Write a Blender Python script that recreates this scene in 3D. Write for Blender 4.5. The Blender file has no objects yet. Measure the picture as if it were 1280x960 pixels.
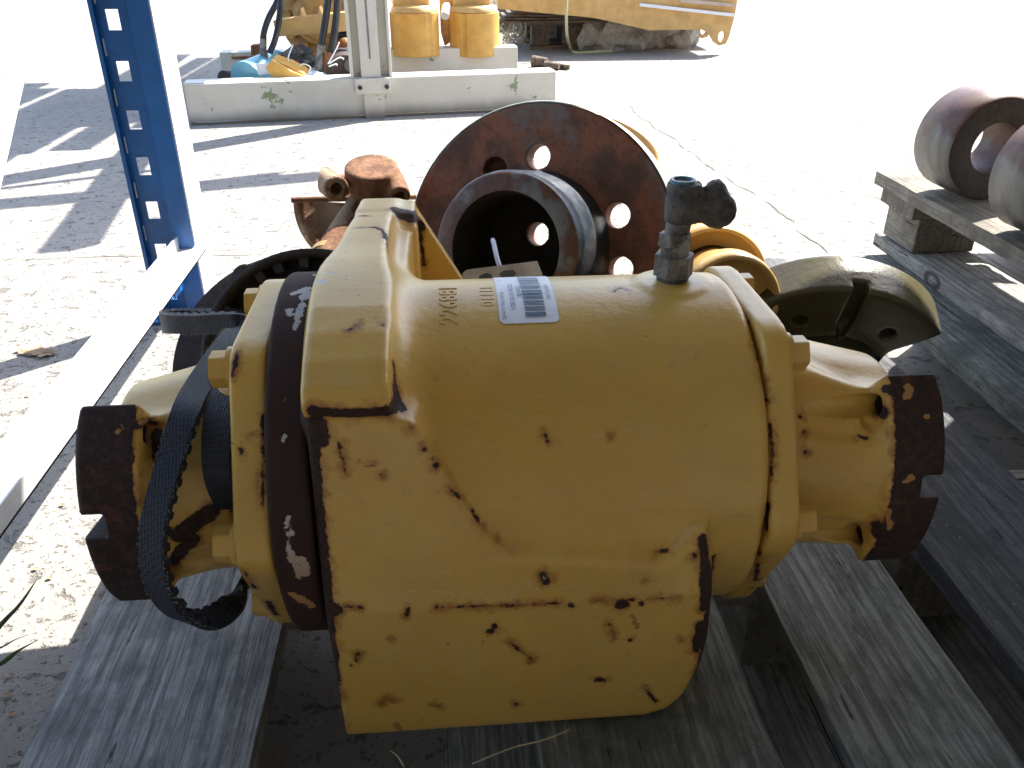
import bpy, bmesh, math, random
import numpy as np
from mathutils import Vector, Matrix, noise as mnoise
random.seed(7); np.random.seed(7)
R = math.radians
S = bpy.context.scene
COL = S.collection
# ---------------------------------------------------------------- camera, sky, sun, exposure
cam = bpy.data.cameras.new('camera'); cam.sensor_width = 36; cam.lens = 1050/1280*36
cam.clip_start = .02; cam.clip_end = 400
camo = bpy.data.objects.new('camera', cam); COL.objects.link(camo)
camo.location = (0, 0, .6); camo.rotation_euler = (R(90-28.5), 0, R(-4.55)); S.camera = camo
ELEV, AZ = 48, 49.5           # azimuth clockwise from +Y
sun_dir = Vector((math.sin(R(AZ))*math.cos(R(ELEV)), math.cos(R(AZ))*math.cos(R(ELEV)), math.sin(R(ELEV))))
W = bpy.data.worlds.new('World'); S.world = W; W.use_nodes = True
nt = W.node_tree; bg = nt.nodes['Background']
sky = nt.nodes.new('ShaderNodeTexSky'); sky.sky_type = 'NISHITA'; sky.sun_disc = False
sky.sun_elevation = R(ELEV); sky.sun_rotation = R(AZ); sky.dust_density = 1.5
nt.links.new(sky.outputs[0], bg.inputs[0]); bg.inputs[1].default_value = .15
sl = bpy.data.lights.new('sun', 'SUN'); sl.energy = 5; sl.angle = R(.53); sl.color = (1, .95, .87)
so = bpy.data.objects.new('sun', sl); COL.objects.link(so)
so.rotation_euler = sun_dir.to_track_quat('Z', 'Y').to_euler()
S.view_settings.view_transform = 'Standard'; S.view_settings.look = 'None'
S.view_settings.exposure = 1.68; S.view_settings.gamma = 1
S.render.engine = 'CYCLES'

# ---------------------------------------------------------------- material helper
class MN:
    def __init__(s, name):
        s.m = bpy.data.materials.new(name); s.m.use_nodes = True
        s.nt = s.m.node_tree; s.b = s.nt.nodes['Principled BSDF']
        tc = s.nt.nodes.new('ShaderNodeTexCoord'); oi = s.nt.nodes.new('ShaderNodeObjectInfo')
        ml = s.op('MULTIPLY', oi.outputs['Random'], 37.0)
        va = s.nt.nodes.new('ShaderNodeVectorMath'); va.operation = 'ADD'
        s.nt.links.new(tc.outputs['Object'], va.inputs[0]); s.nt.links.new(ml, va.inputs[1])
        s.v = va.outputs[0]; s.raw = tc.outputs['Object']; s.rnd = oi.outputs['Random']
    def set(s, inp, val):
        if hasattr(val, 'is_output') or isinstance(val, bpy.types.NodeSocket): s.nt.links.new(val, inp)
        else:
            try: inp.default_value = val
            except Exception: inp.default_value = (*val, 1)
    def op(s, o, a, b=0, c=0, clamp=False):
        n = s.nt.nodes.new('ShaderNodeMath'); n.operation = o; n.use_clamp = clamp
        s.set(n.inputs[0], a); s.set(n.inputs[1], b)
        if c is not None and len(n.inputs) > 2: s.set(n.inputs[2], c)
        return n.outputs[0]
    def scale(s, v, sc):
        n = s.nt.nodes.new('ShaderNodeMapping'); s.set(n.inputs[0], v); n.inputs['Scale'].default_value = sc; return n.outputs[0]
    def noise(s, sc, det=4, rough=.55, v=None, dist=0):
        n = s.nt.nodes.new('ShaderNodeTexNoise'); s.set(n.inputs['Vector'], v if v is not None else s.v)
        n.inputs['Scale'].default_value = sc; n.inputs['Detail'].default_value = det
        n.inputs['Roughness'].default_value = rough; n.inputs['Distortion'].default_value = dist
        return n.outputs[0]
    def voro(s, sc, feat='F1', v=None, rnd=1):
        n = s.nt.nodes.new('ShaderNodeTexVoronoi'); n.feature = feat
        s.set(n.inputs['Vector'], v if v is not None else s.v); n.inputs['Scale'].default_value = sc
        n.inputs['Randomness'].default_value = rnd
        return n.outputs[0]
    def wave(s, sc, dist, det=3, dsc=1, v=None, dirn='X'):
        n = s.nt.nodes.new('ShaderNodeTexWave'); s.set(n.inputs['Vector'], v if v is not None else s.v)
        n.bands_direction = dirn
        n.inputs['Scale'].default_value = sc; n.inputs['Distortion'].default_value = dist
        n.inputs['Detail'].default_value = det; n.inputs['Detail Scale'].default_value = dsc
        return n.outputs['Fac']
    def step(s, x, a, b):      # 0 below a, 1 above b
        n = s.nt.nodes.new('ShaderNodeMapRange'); n.interpolation_type = 'SMOOTHSTEP'
        s.set(n.inputs[0], x); lo, hi, r0, r1 = (a, b, 0, 1) if a < b else (b, a, 1, 0)
        for i, q in enumerate((lo, hi, r0, r1)): n.inputs[i+1].default_value = q
        return n.outputs[0]
    def mix(s, f, a, b):
        n = s.nt.nodes.new('ShaderNodeMix'); n.data_type = 'RGBA'
        s.set(n.inputs[0], f); s.set(n.inputs[6], a); s.set(n.inputs[7], b); return n.outputs[2]
    def attr(s, name):
        n = s.nt.nodes.new('ShaderNodeAttribute'); n.attribute_name = name; return n.outputs['Fac']
    def bump(s, h, dist, strength=1, prev=None):
        n = s.nt.nodes.new('ShaderNodeBump'); s.set(n.inputs['Height'], h)
        n.inputs['Distance'].default_value = dist; n.inputs['Strength'].default_value = strength
        if prev is not None: s.nt.links.new(prev, n.inputs['Normal'])
        return n.outputs[0]
    def sep(s, v, i):
        n = s.nt.nodes.new('ShaderNodeSeparateXYZ'); s.set(n.inputs[0], v); return n.outputs[i]
    def done(s, col=None, rough=None, metal=None, normal=None, spec=None):
        B = s.b.inputs
        if col is not None: s.set(B['Base Color'], col)
        if rough is not None: s.set(B['Roughness'], rough)
        if metal is not None: s.set(B['Metallic'], metal)
        if normal is not None: s.nt.links.new(normal, B['Normal'])
        if spec is not None: B['Specular IOR Level'].default_value = spec
        return s.m
def c4(*c): return (c[0], c[1], c[2], 1)

def mat_paint(name, base, alt, dust, rough=.4, rare=.70, orange=(.30, .10, .02), dark=(.024, .011, .008), amp=.0052):
    m = MN(name)
    big = m.noise(9, 4, .6); mid = m.noise(45, 5, .6); fine = m.noise(420, 4, .6)
    c = m.mix(m.step(big, .38, .66), c4(*base), c4(*alt))
    c = m.mix(m.op('MULTIPLY', m.step(mid, .5, .75), .35), c, c4(*dust))
    c = m.mix(m.op('MULTIPLY', m.step(m.noise(7, 5, .65), .44, .64), .35), c, c4(base[0]*.72, base[1]*.62, base[2]*.5))
    c = m.mix(m.op('MULTIPLY', m.step(m.noise(90, 6, .75), .56, .70), .35), c, c4(base[0]*.6, base[1]*.55, base[2]*.7))
    # fine pitted grime and scratches
    sc1 = m.noise(30, 3, .5, m.scale(m.v, (1, 9, 2)), 1.2)
    scr = m.step(m.op('ABSOLUTE', m.op('SUBTRACT', sc1, .5)), .020, .004)
    gate = m.step(m.noise(14, 2, .5), .52, .62)
    scr = m.op('MULTIPLY', scr, gate)
    c = m.mix(m.op('MULTIPLY', scr, .5), c, c4(*dust))
    ch = m.op('ADD', m.attr('chip_shade'), m.op('MULTIPLY', m.op('SUBTRACT', m.op('ADD', m.op('MULTIPLY', m.noise(200, 6, .75), .6), m.op('MULTIPLY', m.noise(65, 3, .6), .4)), .5), amp*2))
    halo = m.op('MULTIPLY', m.step(m.op('ADD', m.attr('chip_shade'), m.op('MULTIPLY', m.op('SUBTRACT', m.noise(110, 4, .7), .5), .016)), .0055, -.001), .8)
    c = m.mix(m.op('MULTIPLY', halo, m.step(m.noise(80, 4, .6), .3, .6)), c, c4(*orange))
    spots = m.step(m.noise(130, 4, .7, dist=.3), rare, rare+.012)
    msk = m.op('MAXIMUM', m.step(ch, .0002, -.0002), spots)
    rim = m.step(ch, .0012, .0002)
    c = m.mix(m.op('MULTIPLY', rim, .6), c, c4(*orange))
    dk = m.mix(m.step(m.noise(220, 4, .7), .45, .62), c4(*dark), c4(dark[0]*2.2, dark[1]*2, dark[2]*2))
    dk = m.mix(m.step(m.noise(60, 3, .6), .58, .7), dk, c4(dark[0]*3.5, dark[1]*2.6, dark[2]*2.2))
    c = m.mix(msk, c, dk)
    # bare: remains of pale primer over rusted areas
    br = m.op('ADD', m.attr('bare'), m.op('MULTIPLY', m.op('SUBTRACT', m.noise(160, 6, .75), .5), amp*1.8))
    c = m.mix(m.step(br, .0002, -.0002), c, m.mix(m.op('MULTIPLY', m.step(m.sep(m.raw, 2), .10, .18), m.step(m.op('ABSOLUTE', m.sep(m.raw, 0)), .20, .19)), c4(.42, .22, .07), c4(.50, .50, .50)))
    r = m.mix(msk, c4(rough, rough, rough), c4(.75, .75, .75))
    h = m.op('ADD', m.op('MULTIPLY', fine, .35), m.op('MULTIPLY', m.noise(150, 3, .5), .65))
    h = m.op('SUBTRACT', h, m.op('MULTIPLY', msk, .55))
    n = m.bump(h, .0008, .6); n = m.bump(m.noise(38, 3, .5), .002, .25, n)
    return m.done(c, r, 0, n)

def mat_rust(name, a, b, cgrey=None, rough=.8, sc=1, greyat=.6):
    m = MN(name)
    n1 = m.noise(28*sc, 6, .65); n2 = m.noise(140*sc, 5, .7); n3 = m.noise(9*sc, 4, .6)
    c = m.mix(m.step(n1, .38, .62), c4(*a), c4(*b))
    c = m.mix(m.op('MULTIPLY', m.step(n2, .5, .62), .5), c, c4(a[0]*.4, a[1]*.4, a[2]*.4))
    if cgrey:
        c = m.mix(m.step(m.op('ADD', n3, m.op('MULTIPLY', n2, .15)), greyat, greyat+.06), c, c4(*cgrey))
    n = m.bump(m.op('ADD', n2, m.op('MULTIPLY', n1, .6)), .0018, .7)
    return m.done(c, rough, 0, n)

def mat_metal(name, a, b, rough=.45, metal=.7, sc=1):
    m = MN(name)
    n1 = m.noise(60*sc, 6, .7); n2 = m.noise(12*sc, 4, .6)
    c = m.mix(m.step(n1, .4, .65), c4(*a), c4(*b)); c = m.mix(m.op('MULTIPLY', n2, .3), c, c4(*b))
    return m.done(c, m.op('MULTIPLY_ADD', n1, .3, rough-.15), metal, m.bump(m.noise(200*sc, 4, .6), .0006, .6))

def mat_flat(name, a, rough=.5, metal=0, var=.15, sc=1, bump=.0005):
    m = MN(name)
    n1 = m.noise(15*sc, 5, .6); n2 = m.noise(120*sc, 4, .65)
    lo = tuple(x*(1-var) for x in a); hi = tuple(min(1, x*(1+var)) for x in a)
    c = m.mix(m.step(n1, .3, .7), c4(*lo), c4(*hi)); c = m.mix(m.op('MULTIPLY', m.step(n2, .55, .75), .35), c, c4(*(x*.6 for x in a)))
    return m.done(c, rough, metal, m.bump(n2, bump, .7))

def mat_wood(name, a, b, dark, moss=None, g=1):
    m = MN(name)
    v = m.scale(m.v, (1, .045, 1)); vl = m.scale(m.v, (1, .12, 1))
    wob = m.noise(8, 3, .5)
    gr = m.noise(260*g, 8, .75, v, .5); gr2 = m.noise(800*g, 5, .7, m.scale(m.v, (1, .06, 1))); blotch = m.noise(11, 5, .65); wear = m.noise(45, 5, .7, m.scale(m.v, (1, .35, 1)))
    ring = m.wave(26*g, 6.5, 4, 1.3, m.scale(m.v, (1, .13, 1)))
    crack = m.op('MAXIMUM', m.step(m.noise(80*g, 4, .7, m.scale(m.v, (1, .035, 1)), .5), .655, .68), m.op('MULTIPLY', m.step(m.noise(210*g, 4, .7, m.scale(m.v, (1, .06, 1)), .4), .66, .69), .8))
    c = m.mix(m.step(gr, .38, .60), c4(*(x*.8 for x in a)), c4(*b))
    c = m.mix(m.op('MULTIPLY', m.step(m.noise(70, 6, .75, m.scale(m.v, (1, .5, 1))), .50, .62), .45), c, c4(*dark))
    c = m.mix(m.op('MULTIPLY', m.step(ring, .55, .95), .45), c, c4(*dark))
    c = m.mix(m.op('MULTIPLY', m.step(gr2, .5, .7), .35), c, c4(*(x*1.35 for x in b)))
    c = m.mix(m.op('MULTIPLY', m.step(blotch, .46, .68), .75), c, c4(*dark))
    if moss: c = m.mix(m.op('MULTIPLY', m.step(wear, .5, .68), .6), c, c4(*moss))
    flk = m.step(m.noise(260, 5, .75), .635, .66); flk = m.op('MULTIPLY', flk, m.step(wear, .42, .6))
    c = m.mix(m.op('MULTIPLY', flk, .6), c, c4(.55, .57, .58))
    kn = m.voro(5.5, v=m.scale(m.v, (1, .55, 1)))
    knr = m.step(m.op('ABSOLUTE', m.op('SUBTRACT', kn, .075)), .022, .004); knc = m.step(kn, .06, .045)
    c = m.mix(m.op('MULTIPLY', knr, .85), c, c4(dark[0]*.4, dark[1]*.4, dark[2]*.4)); c = m.mix(m.op('MULTIPLY', knc, .4), c, c4(*dark))
    c = m.mix(crack, c, c4(.008, .008, .008))
    h = m.op('ADD', m.op('MULTIPLY', gr, .8), m.op('MULTIPLY', ring, .25)); h = m.op('SUBTRACT', h, m.op('MULTIPLY', crack, 1.2)); h = m.op('SUBTRACT', h, m.op('MULTIPLY', knr, .6))
    return m.done(c, .82, 0, m.bump(m.op('ADD', h, m.op('MULTIPLY', gr2, .45)), .003, 1), .3)

M = {}
M['paint'] = mat_paint('worn_yellow_paint', (.71, .445, .095), (.68, .45, .125), (.62, .48, .21), .33, .715)
M['ring'] = mat_paint('rusted_machined_ring', (.050, .021, .015), (.030, .014, .011), (.07, .032, .02), .85, .9, orange=(.16, .05, .015))
M['rust_dark'] = mat_rust('dark_rust', (.030, .016, .013), (.018, .012, .011))
M['olive'] = mat_paint('olive_paint', (.08, .072, .034), (.066, .06, .03), (.10, .095, .06), .27, .72, amp=.002)
M['hub_rust'] = mat_rust('hub_rust', (.25, .095, .05), (.10, .05, .036), (.17, .14, .13), .72, .8, .60)
M['lip'] = mat_rust('worn_lip_steel', (.085, .038, .026), (.12, .055, .035), (.15, .16, .165), .5, .8, .62)
M['lip_blue'] = mat_metal('blued_steel', (.035, .05, .075), (.09, .095, .105), .38, .5)
M['bore'] = mat_rust('black_bore', (.008, .008, .009), (.02, .02, .022))
M['rust_orange'] = mat_rust('orange_rust', (.24, .115, .055), (.11, .048, .024), (.30, .22, .15), .85, 1.4, .60)
M['black_iron'] = mat_rust('black_iron', (.04, .042, .05), (.07, .062, .058), (.10, .09, .08), .5, 1, .66)
M['steel_ring'] = mat_rust('grey_roller_steel', (.20, .195, .175), (.13, .12, .11), (.13, .06, .04), .5, .6, .50)
def make_roller():
    m = MN('rusty_topped_steel'); n = m.noise(30, 5, .65); st = m.noise(40, 5, .6, m.scale(m.v, (1, 1, .15)))
    g_ = m.mix(m.step(st, .35, .65), c4(.21, .205, .18), c4(.12, .115, .105))
    rs = m.mix(m.step(n, .4, .62), c4(.085, .038, .027), c4(.13, .07, .05))
    zz = m.op('ADD', m.sep(m.raw, 2), m.op('MULTIPLY', m.op('SUBTRACT', m.noise(18, 4, .6, m.scale(m.v, (1, 1, .4))), .5), .09))
    c = m.mix(m.step(zz, .078, .092), g_, rs); c = m.mix(m.step(zz, .034, .012), c, c4(.06, .055, .05))
    return m.done(c, .45, 0, m.bump(n, .001, .5))
M['roller'] = make_roller()
M['ring_face'] = mat_rust('dark_roller_face', (.04, .035, .034), (.06, .045, .04))
M['yellow2'] = mat_paint('machine_yellow', (.66, .37, .085), (.60, .35, .10), (.5, .36, .16), .4, .72)
M['boom'] = mat_paint('boom_yellow', (.66, .38, .12), (.60, .35, .12), (.5, .33, .14), .45, .74)
M['fitting'] = mat_rust('grimy_fitting', (.10, .095, .085), (.22, .21, .19), (.30, .29, .26), .6, 3, .6)
M['cap_blue'] = mat_flat('blue_grey_cap', (.10, .19, .27), .4)
M['grime'] = mat_rust('black_grime', (.05, .05, .052), (.11, .10, .09), (.17, .16, .14), .6, 2, .62)
M['white_paint'] = None
M['blue'] = mat_flat('blue_upright_paint', (.008, .10, .33), .32, 0, .2, 1)
M['yellow2f'] = mat_flat('glossy_machine_yellow', (.46, .29, .10), .3, 0, .12)
M['olive_f'] = mat_flat('olive_cap_paint', (.055, .05, .02), .4, 0, .12)
M['steel_brown'] = mat_rust('brown_steel', (.06, .038, .033), (.035, .028, .027))
M['galv_green'] = mat_metal('grey_green_machined_steel', (.30, .36, .33), (.20, .24, .23), .5, .3)
M['yellow_dull'] = mat_flat('dusty_yellow', (.40, .22, .06), .55, 0, .25, 2)
M['yellow2f2'] = mat_flat('yard_yellow', (.60, .38, .14), .5, 0, .15, 1)
M['boomlip'] = mat_flat('worn_boom_edge', (.50, .40, .32), .6)
M['orange_brown'] = mat_flat('orange_brown', (.30, .12, .03), .6)
M['wood_brown'] = mat_wood('old_brown_wood', (.13, .10, .08), (.20, .16, .125), (.07, .055, .045), None, .4)
M['straw'] = mat_flat('straw', (.42, .36, .22), .8)
M['flake'] = mat_flat('grey_paint_flake', (.30, .31, .31), .7, 0, .3)
M['shed'] = mat_flat('light_block_render', (.20, .19, .175), .9)  # for the unseen wall and roof added to block light
M['galv'] = mat_metal('galvanised_steel', (.72, .73, .72), (.62, .63, .64), .4, .35)
M['concrete'] = None
M['hose'] = mat_flat('black_hose', (.016, .018, .021), .5, 0, .3, 3)
M['filter'] = mat_flat('blue_filter', (.16, .42, .56), .35)
M['paper'] = mat_flat('white_paper', (.82, .85, .90), .5, 0, .03)
M['ink'] = mat_flat('label_ink', (.07, .13, .20), .5, 0, .1)
M['card'] = mat_flat('grimy_cardboard', (.36, .33, .28), .7, 0, .25, 3)
M['tag_ink'] = mat_flat('tag_marker_ink', (.03, .03, .03), .6)
M['tie'] = mat_flat('pale_plastic_strap', (.48, .50, .62), .4)
M['wood'] = mat_wood('grey_weathered_wood', (.31, .295, .27), (.52, .50, .465), (.14, .135, .125))
M['wood_moss'] = mat_wood('mossy_weathered_wood', (.19, .20, .18), (.33, .345, .315), (.08, .085, .07), (.085, .095, .075))
M['wood_dark'] = mat_wood('dark_grey_wood', (.085, .088, .092), (.155, .16, .165), (.05, .052, .055))  # darker wood colour for one plank of the lower pallet
M['wood_tan'] = mat_wood('tan_grey_wood', (.24, .22, .18), (.34, .31, .26), (.14, .125, .10))
M['grass'] = mat_flat('grass_blade', (.10, .17, .05), .6)
M['leaf'] = mat_flat('dry_leaf', (.30, .20, .12), .8, 0, .3, 4)
M['white_thread'] = mat_flat('pale_thread', (.45, .45, .46), .8)
M['copper'] = mat_rust('copper_brown', (.35, .14, .06), (.16, .07, .03))
M['strap'] = mat_flat('pale_strap', (.45, .46, .25), .6)
M['orange'] = mat_flat('orange_paint', (.64, .36, .08), .4, 0, .12)
M['stone'] = mat_rust('pale_rubble', (.42, .40, .37), (.30, .28, .26), None, .9, .5)
M['foliage'] = mat_flat('foliage', (.06, .10, .03), .6, 0, .4)
M['bark'] = mat_flat('bark', (.12, .09, .07), .9, 0, .3)
M['tarp'] = mat_flat('blue_plastic_sheet', (.03, .12, .36), .35)
M['moss'] = mat_flat('crack_moss', (.13, .12, .095), .95, 0, .4, 5)

def make_concrete():
    m = MN('yard_concrete')
    n1 = m.noise(1.3, 5, .6, m.raw); n2 = m.noise(60, 6, .7, m.raw); n3 = m.noise(6, 5, .65, m.raw)
    c = m.mix(m.step(n1, .35, .65), c4(.28, .262, .238), c4(.325, .305, .275))
    c = m.mix(m.op('MULTIPLY', m.step(n3, .5, .7), .35), c, c4(.22, .21, .195))
    pit = m.op('MAXIMUM', m.step(m.noise(34, 5, .72, m.raw, .4), .56, .64), m.step(m.noise(110, 4, .7, m.raw, .3), .58, .66))
    c = m.mix(m.op('MULTIPLY', pit, .8), c, c4(.11, .102, .092))
    agg = m.voro(260, v=m.raw)
    c = m.mix(m.op('MULTIPLY', m.step(agg, .35, .15), .3), c, c4(.15, .142, .132))
    h = m.op('ADD', n2, m.op('MULTIPLY', pit, -.8))
    return m.done(c, .9, 0, m.bump(m.op('ADD', h, m.op('MULTIPLY', m.noise(300, 4, .7, m.raw), .5)), .003, .8), .25)
M['concrete'] = make_concrete()
def make_white():
    m = MN('chipped_cream_paint')
    n = m.noise(7, 5, .65); st = m.noise(5, 4, .6, m.scale(m.v, (1, 1, .3)))
    c = m.mix(m.step(n, .4, .65), c4(.60, .58, .50), c4(.66, .64, .57))
    z = m.sep(m.raw, 2)
    dirt = m.op('MULTIPLY', m.step(m.op('ADD', z, m.op('MULTIPLY', st, -.06)), .03, -.03), .8)
    c = m.mix(dirt, c, c4(.16, .14, .11))
    fl = m.step(m.noise(9, 6, .7), .63, .645)
    c = m.mix(fl, c, c4(.24, .30, .17))
    rs = m.step(m.noise(16, 6, .75), .675, .69); c = m.mix(rs, c, c4(.22, .12, .06))
    return m.done(c, .5, 0, m.bump(m.noise(40, 4, .6), .001, .5))
M['white_paint'] = make_white()
def make_belt():
    m = MN('navy_rubber_fabric')
    w = m.voro(520, rnd=.25); c = m.mix(m.step(w, .3, .55), c4(.005, .007, .013), c4(.015, .021, .037))
    sc = m.step(m.noise(300, 3, .7), .64, .68); c = m.mix(m.op('MULTIPLY', sc, .5), c, c4(.06, .068, .085))
    c = m.mix(m.step(m.noise(20, 3, .6), .5, .7), c, c4(.018, .022, .032))
    return m.done(c, .62, 0, m.bump(w, .0008, .9))
M['belt'] = make_belt()

# ---------------------------------------------------------------- object helpers
def tagit(o, label=None, cat=None, group=None, kind=None):
    if label: o['label'] = label
    if cat: o['category'] = cat
    if group: o['group'] = group
    if kind: o['kind'] = kind
    return o
def thing(name, loc, label, cat, group=None):
    o = bpy.data.objects.new(name, None); COL.objects.link(o); o.location = loc; o.empty_display_size = .02
    return tagit(o, label, cat, group)
def copy_thing(o, loc=None, label=None, rot=None):
    def cp(q, parent):
        c = q.copy(); COL.objects.link(c); c.parent = parent
        for k in q.children: cp(k, c)
        return c
    r = cp(o, None)
    if loc is not None: r.location = loc
    if rot is not None: r.rotation_euler = rot
    if label: r['label'] = label
    return r
class G:
    def __init__(s): s.v = []; s.f = []; s.sm = []
    def add(s, V, F, smooth=False, T=None):
        b = len(s.v)
        for p in V: s.v.append(tuple(T @ Vector(p)) if T is not None else tuple(p))
        for f in F: s.f.append([b+i for i in f]); s.sm.append(smooth)
        return s
    def box(s, x0, x1, y0, y1, z0, z1, T=None):
        V = [(x, y, z) for x in (x0, x1) for y in (y0, y1) for z in (z0, z1)]
        return s.add(V, [(0,1,3,2),(4,6,7,5),(0,4,5,1),(2,3,7,6),(0,2,6,4),(1,5,7,3)], False, T)
    def lathe(s, prof, n=48, T=None, closed=False, smooth=True, a0=0, a1=2*math.pi):
        full = abs(a1-a0-2*math.pi) < 1e-6; k = n if full else n+1; V = []; F = []
        for i in range(k):
            a = a0+(a1-a0)*i/n; V += [(r*math.cos(a), r*math.sin(a), z) for r, z in prof]
        L = len(prof)
        for i in range(n):
            j = (i+1) % k
            for q in range(L if closed else L-1):
                q2 = (q+1) % L; F.append((i*L+q, j*L+q, j*L+q2, i*L+q2))
        return s.add(V, F, smooth, T)
    def cyl(s, p0, p1, r0, r1=None, n=20, caps=True, smooth=True):
        p0 = Vector(p0); p1 = Vector(p1); r1 = r0 if r1 is None else r1
        d = p1-p0; T = Matrix.Translation(p0) @ d.to_track_quat('Z', 'Y').to_matrix().to_4x4(); L = d.length
        V = [(r0*math.cos(2*math.pi*i/n), r0*math.sin(2*math.pi*i/n), 0) for i in range(n)] + [(r1*math.cos(2*math.pi*i/n), r1*math.sin(2*math.pi*i/n), L) for i in range(n)]
        s.add(V, [(i, (i+1) % n, n+(i+1) % n, n+i) for i in range(n)], smooth, T)
        if caps: s.add(V, [tuple(range(n-1, -1, -1)), tuple(range(n, 2*n))], False, T)
        return s
    def prism(s, poly, z0, z1, T=None):
        n = len(poly); V = [(x, y, z0) for x, y in poly] + [(x, y, z1) for x, y in poly]
        return s.add(V, [tuple(range(n-1, -1, -1)), tuple(range(n, 2*n))] + [(i, (i+1) % n, n+(i+1) % n, n+i) for i in range(n)], False, T)
    def tube(s, pts, r, n=10, closed=False):
        P = spline(pts, 6, closed); V = []; F = []; up = Vector((0, 0, 1)); m = len(P)
        for i, p in enumerate(P):
            t = (P[(i+1) % m if closed else min(i+1, m-1)] - P[i-1 if (closed or i) else 0]).normalized()
            a = t.cross(up); a = a.normalized() if a.length > .05 else Vector((1, 0, 0)); b = a.cross(t).normalized(); up = b
            V += [tuple(p + (a*math.cos(2*math.pi*k/n)+b*math.sin(2*math.pi*k/n))*r) for k in range(n)]
        for i in range(m if closed else m-1):
            j = (i+1) % m
            F += [(i*n+k, i*n+(k+1) % n, j*n+(k+1) % n, j*n+k) for k in range(n)]
        if not closed: F += [tuple(range(n-1, -1, -1)), tuple(range((m-1)*n, m*n))]
        return s.add(V, F, True)
    def build(s, name, mat, parent=None, bevel=0, loc=None, kind=None, seg=2, auto=True, share=None):
        me = bpy.data.meshes.new(name); off = Vector(parent.location) if parent and loc is None else Vector(loc or (0, 0, 0))
        pp = parent.parent if parent else None
        while parent is not None and loc is None and pp is not None: off += Vector(pp.location); pp = pp.parent
        me.from_pydata([tuple(Vector(v)-off) for v in s.v], [], s.f); me.materials.append(mat)
        me.polygons.foreach_set('use_smooth', s.sm)
        bm = bmesh.new(); bm.from_mesh(me); bmesh.ops.recalc_face_normals(bm, faces=bm.faces); bm.to_mesh(me); bm.free()
        o = bpy.data.objects.new(name, me); COL.objects.link(o)
        if parent: o.parent = parent
        else: o.location = off
        if bevel:
            b = o.modifiers.new('bevel', 'BEVEL'); b.width = bevel; b.segments = seg; b.limit_method = 'ANGLE'; b.angle_limit = R(40)
            b.harden_normals = False
        if kind: o['kind'] = kind
        return o
def spline(pts, k=6, closed=False):
    P = [Vector(p) for p in pts]; n = len(P); out = []
    rng = range(n) if closed else range(n-1)
    for i in rng:
        if closed: a, b, c, d = P[i-1], P[i], P[(i+1) % n], P[(i+2) % n]
        else: a, b, c, d = P[max(i-1, 0)], P[i], P[i+1], P[min(i+2, n-1)]
        for j in range(k):
            t = j/k; out.append(.5*((2*b)+(c-a)*t+(2*a-5*b+4*c-d)*t*t+(3*b-a-3*c+d)*t**3))
    if not closed: out.append(P[-1])
    return out
def frame(origin, zaxis, xhint=(1, 0, 0)):
    z = Vector(zaxis).normalized(); x = Vector(xhint); x = (x-z*x.dot(z)).normalized(); y = z.cross(x)
    return Matrix(((x.x, y.x, z.x, origin[0]), (x.y, y.y, z.y, origin[1]), (x.z, y.z, z.z, origin[2]), (0, 0, 0, 1)))

# ---------------------------------------------------------------- signed distance modelling (castings)
def grid(b, h):
    ax = [np.arange(lo, hi+h, h, dtype=np.float32) for lo, hi in b]
    return ax[0][:, None, None], ax[1][None, :, None], ax[2][None, None, :]
def smin(a, b, k):
    h = np.clip(.5+.5*(b-a)/k, 0, 1); return b+(a-b)*h-k*h*(1-h)
def smax(a, b, k): return -smin(-a, -b, k)
def poly2(px, py, poly):
    P = np.array(poly, dtype=np.float32); n = len(P); d = np.full(np.broadcast(px, py).shape, 1e9, np.float32); s = np.ones(d.shape, np.float32)
    for i in range(n):
        a = P[i]; b = P[i-1]; e = b-a; wx = px-a[0]; wy = py-a[1]
        t = np.clip((wx*e[0]+wy*e[1])/(e@e), 0, 1); bx = wx-e[0]*t; by = wy-e[1]*t
        d = np.minimum(d, bx*bx+by*by)
        c1 = py >= a[1]; c2 = py < b[1]; c3 = e[0]*wy > e[1]*wx
        s = np.where((c1 & c2 & c3) | (~c1 & ~c2 & ~c3), -s, s)
    return s*np.sqrt(d)
def sbox(X, Y, Z, c, hs, r=0):
    dx = np.abs(X-c[0])-hs[0]+r; dy = np.abs(Y-c[1])-hs[1]+r; dz = np.abs(Z-c[2])-hs[2]+r
    return np.sqrt(np.maximum(dx, 0)**2+np.maximum(dy, 0)**2+np.maximum(dz, 0)**2)+np.minimum(np.maximum(dx, np.maximum(dy, dz)), 0)-r
def ext(d2, Z, z0, z1, r=0):       # extrude a 2-D distance between z0 and z1 with edge radius r
    a = d2+r; b = np.abs(Z-(z0+z1)/2)-(z1-z0)/2+r
    return np.minimum(np.maximum(a, b), 0)+np.sqrt(np.maximum(a, 0)**2+np.maximum(b, 0)**2)-r
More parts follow.
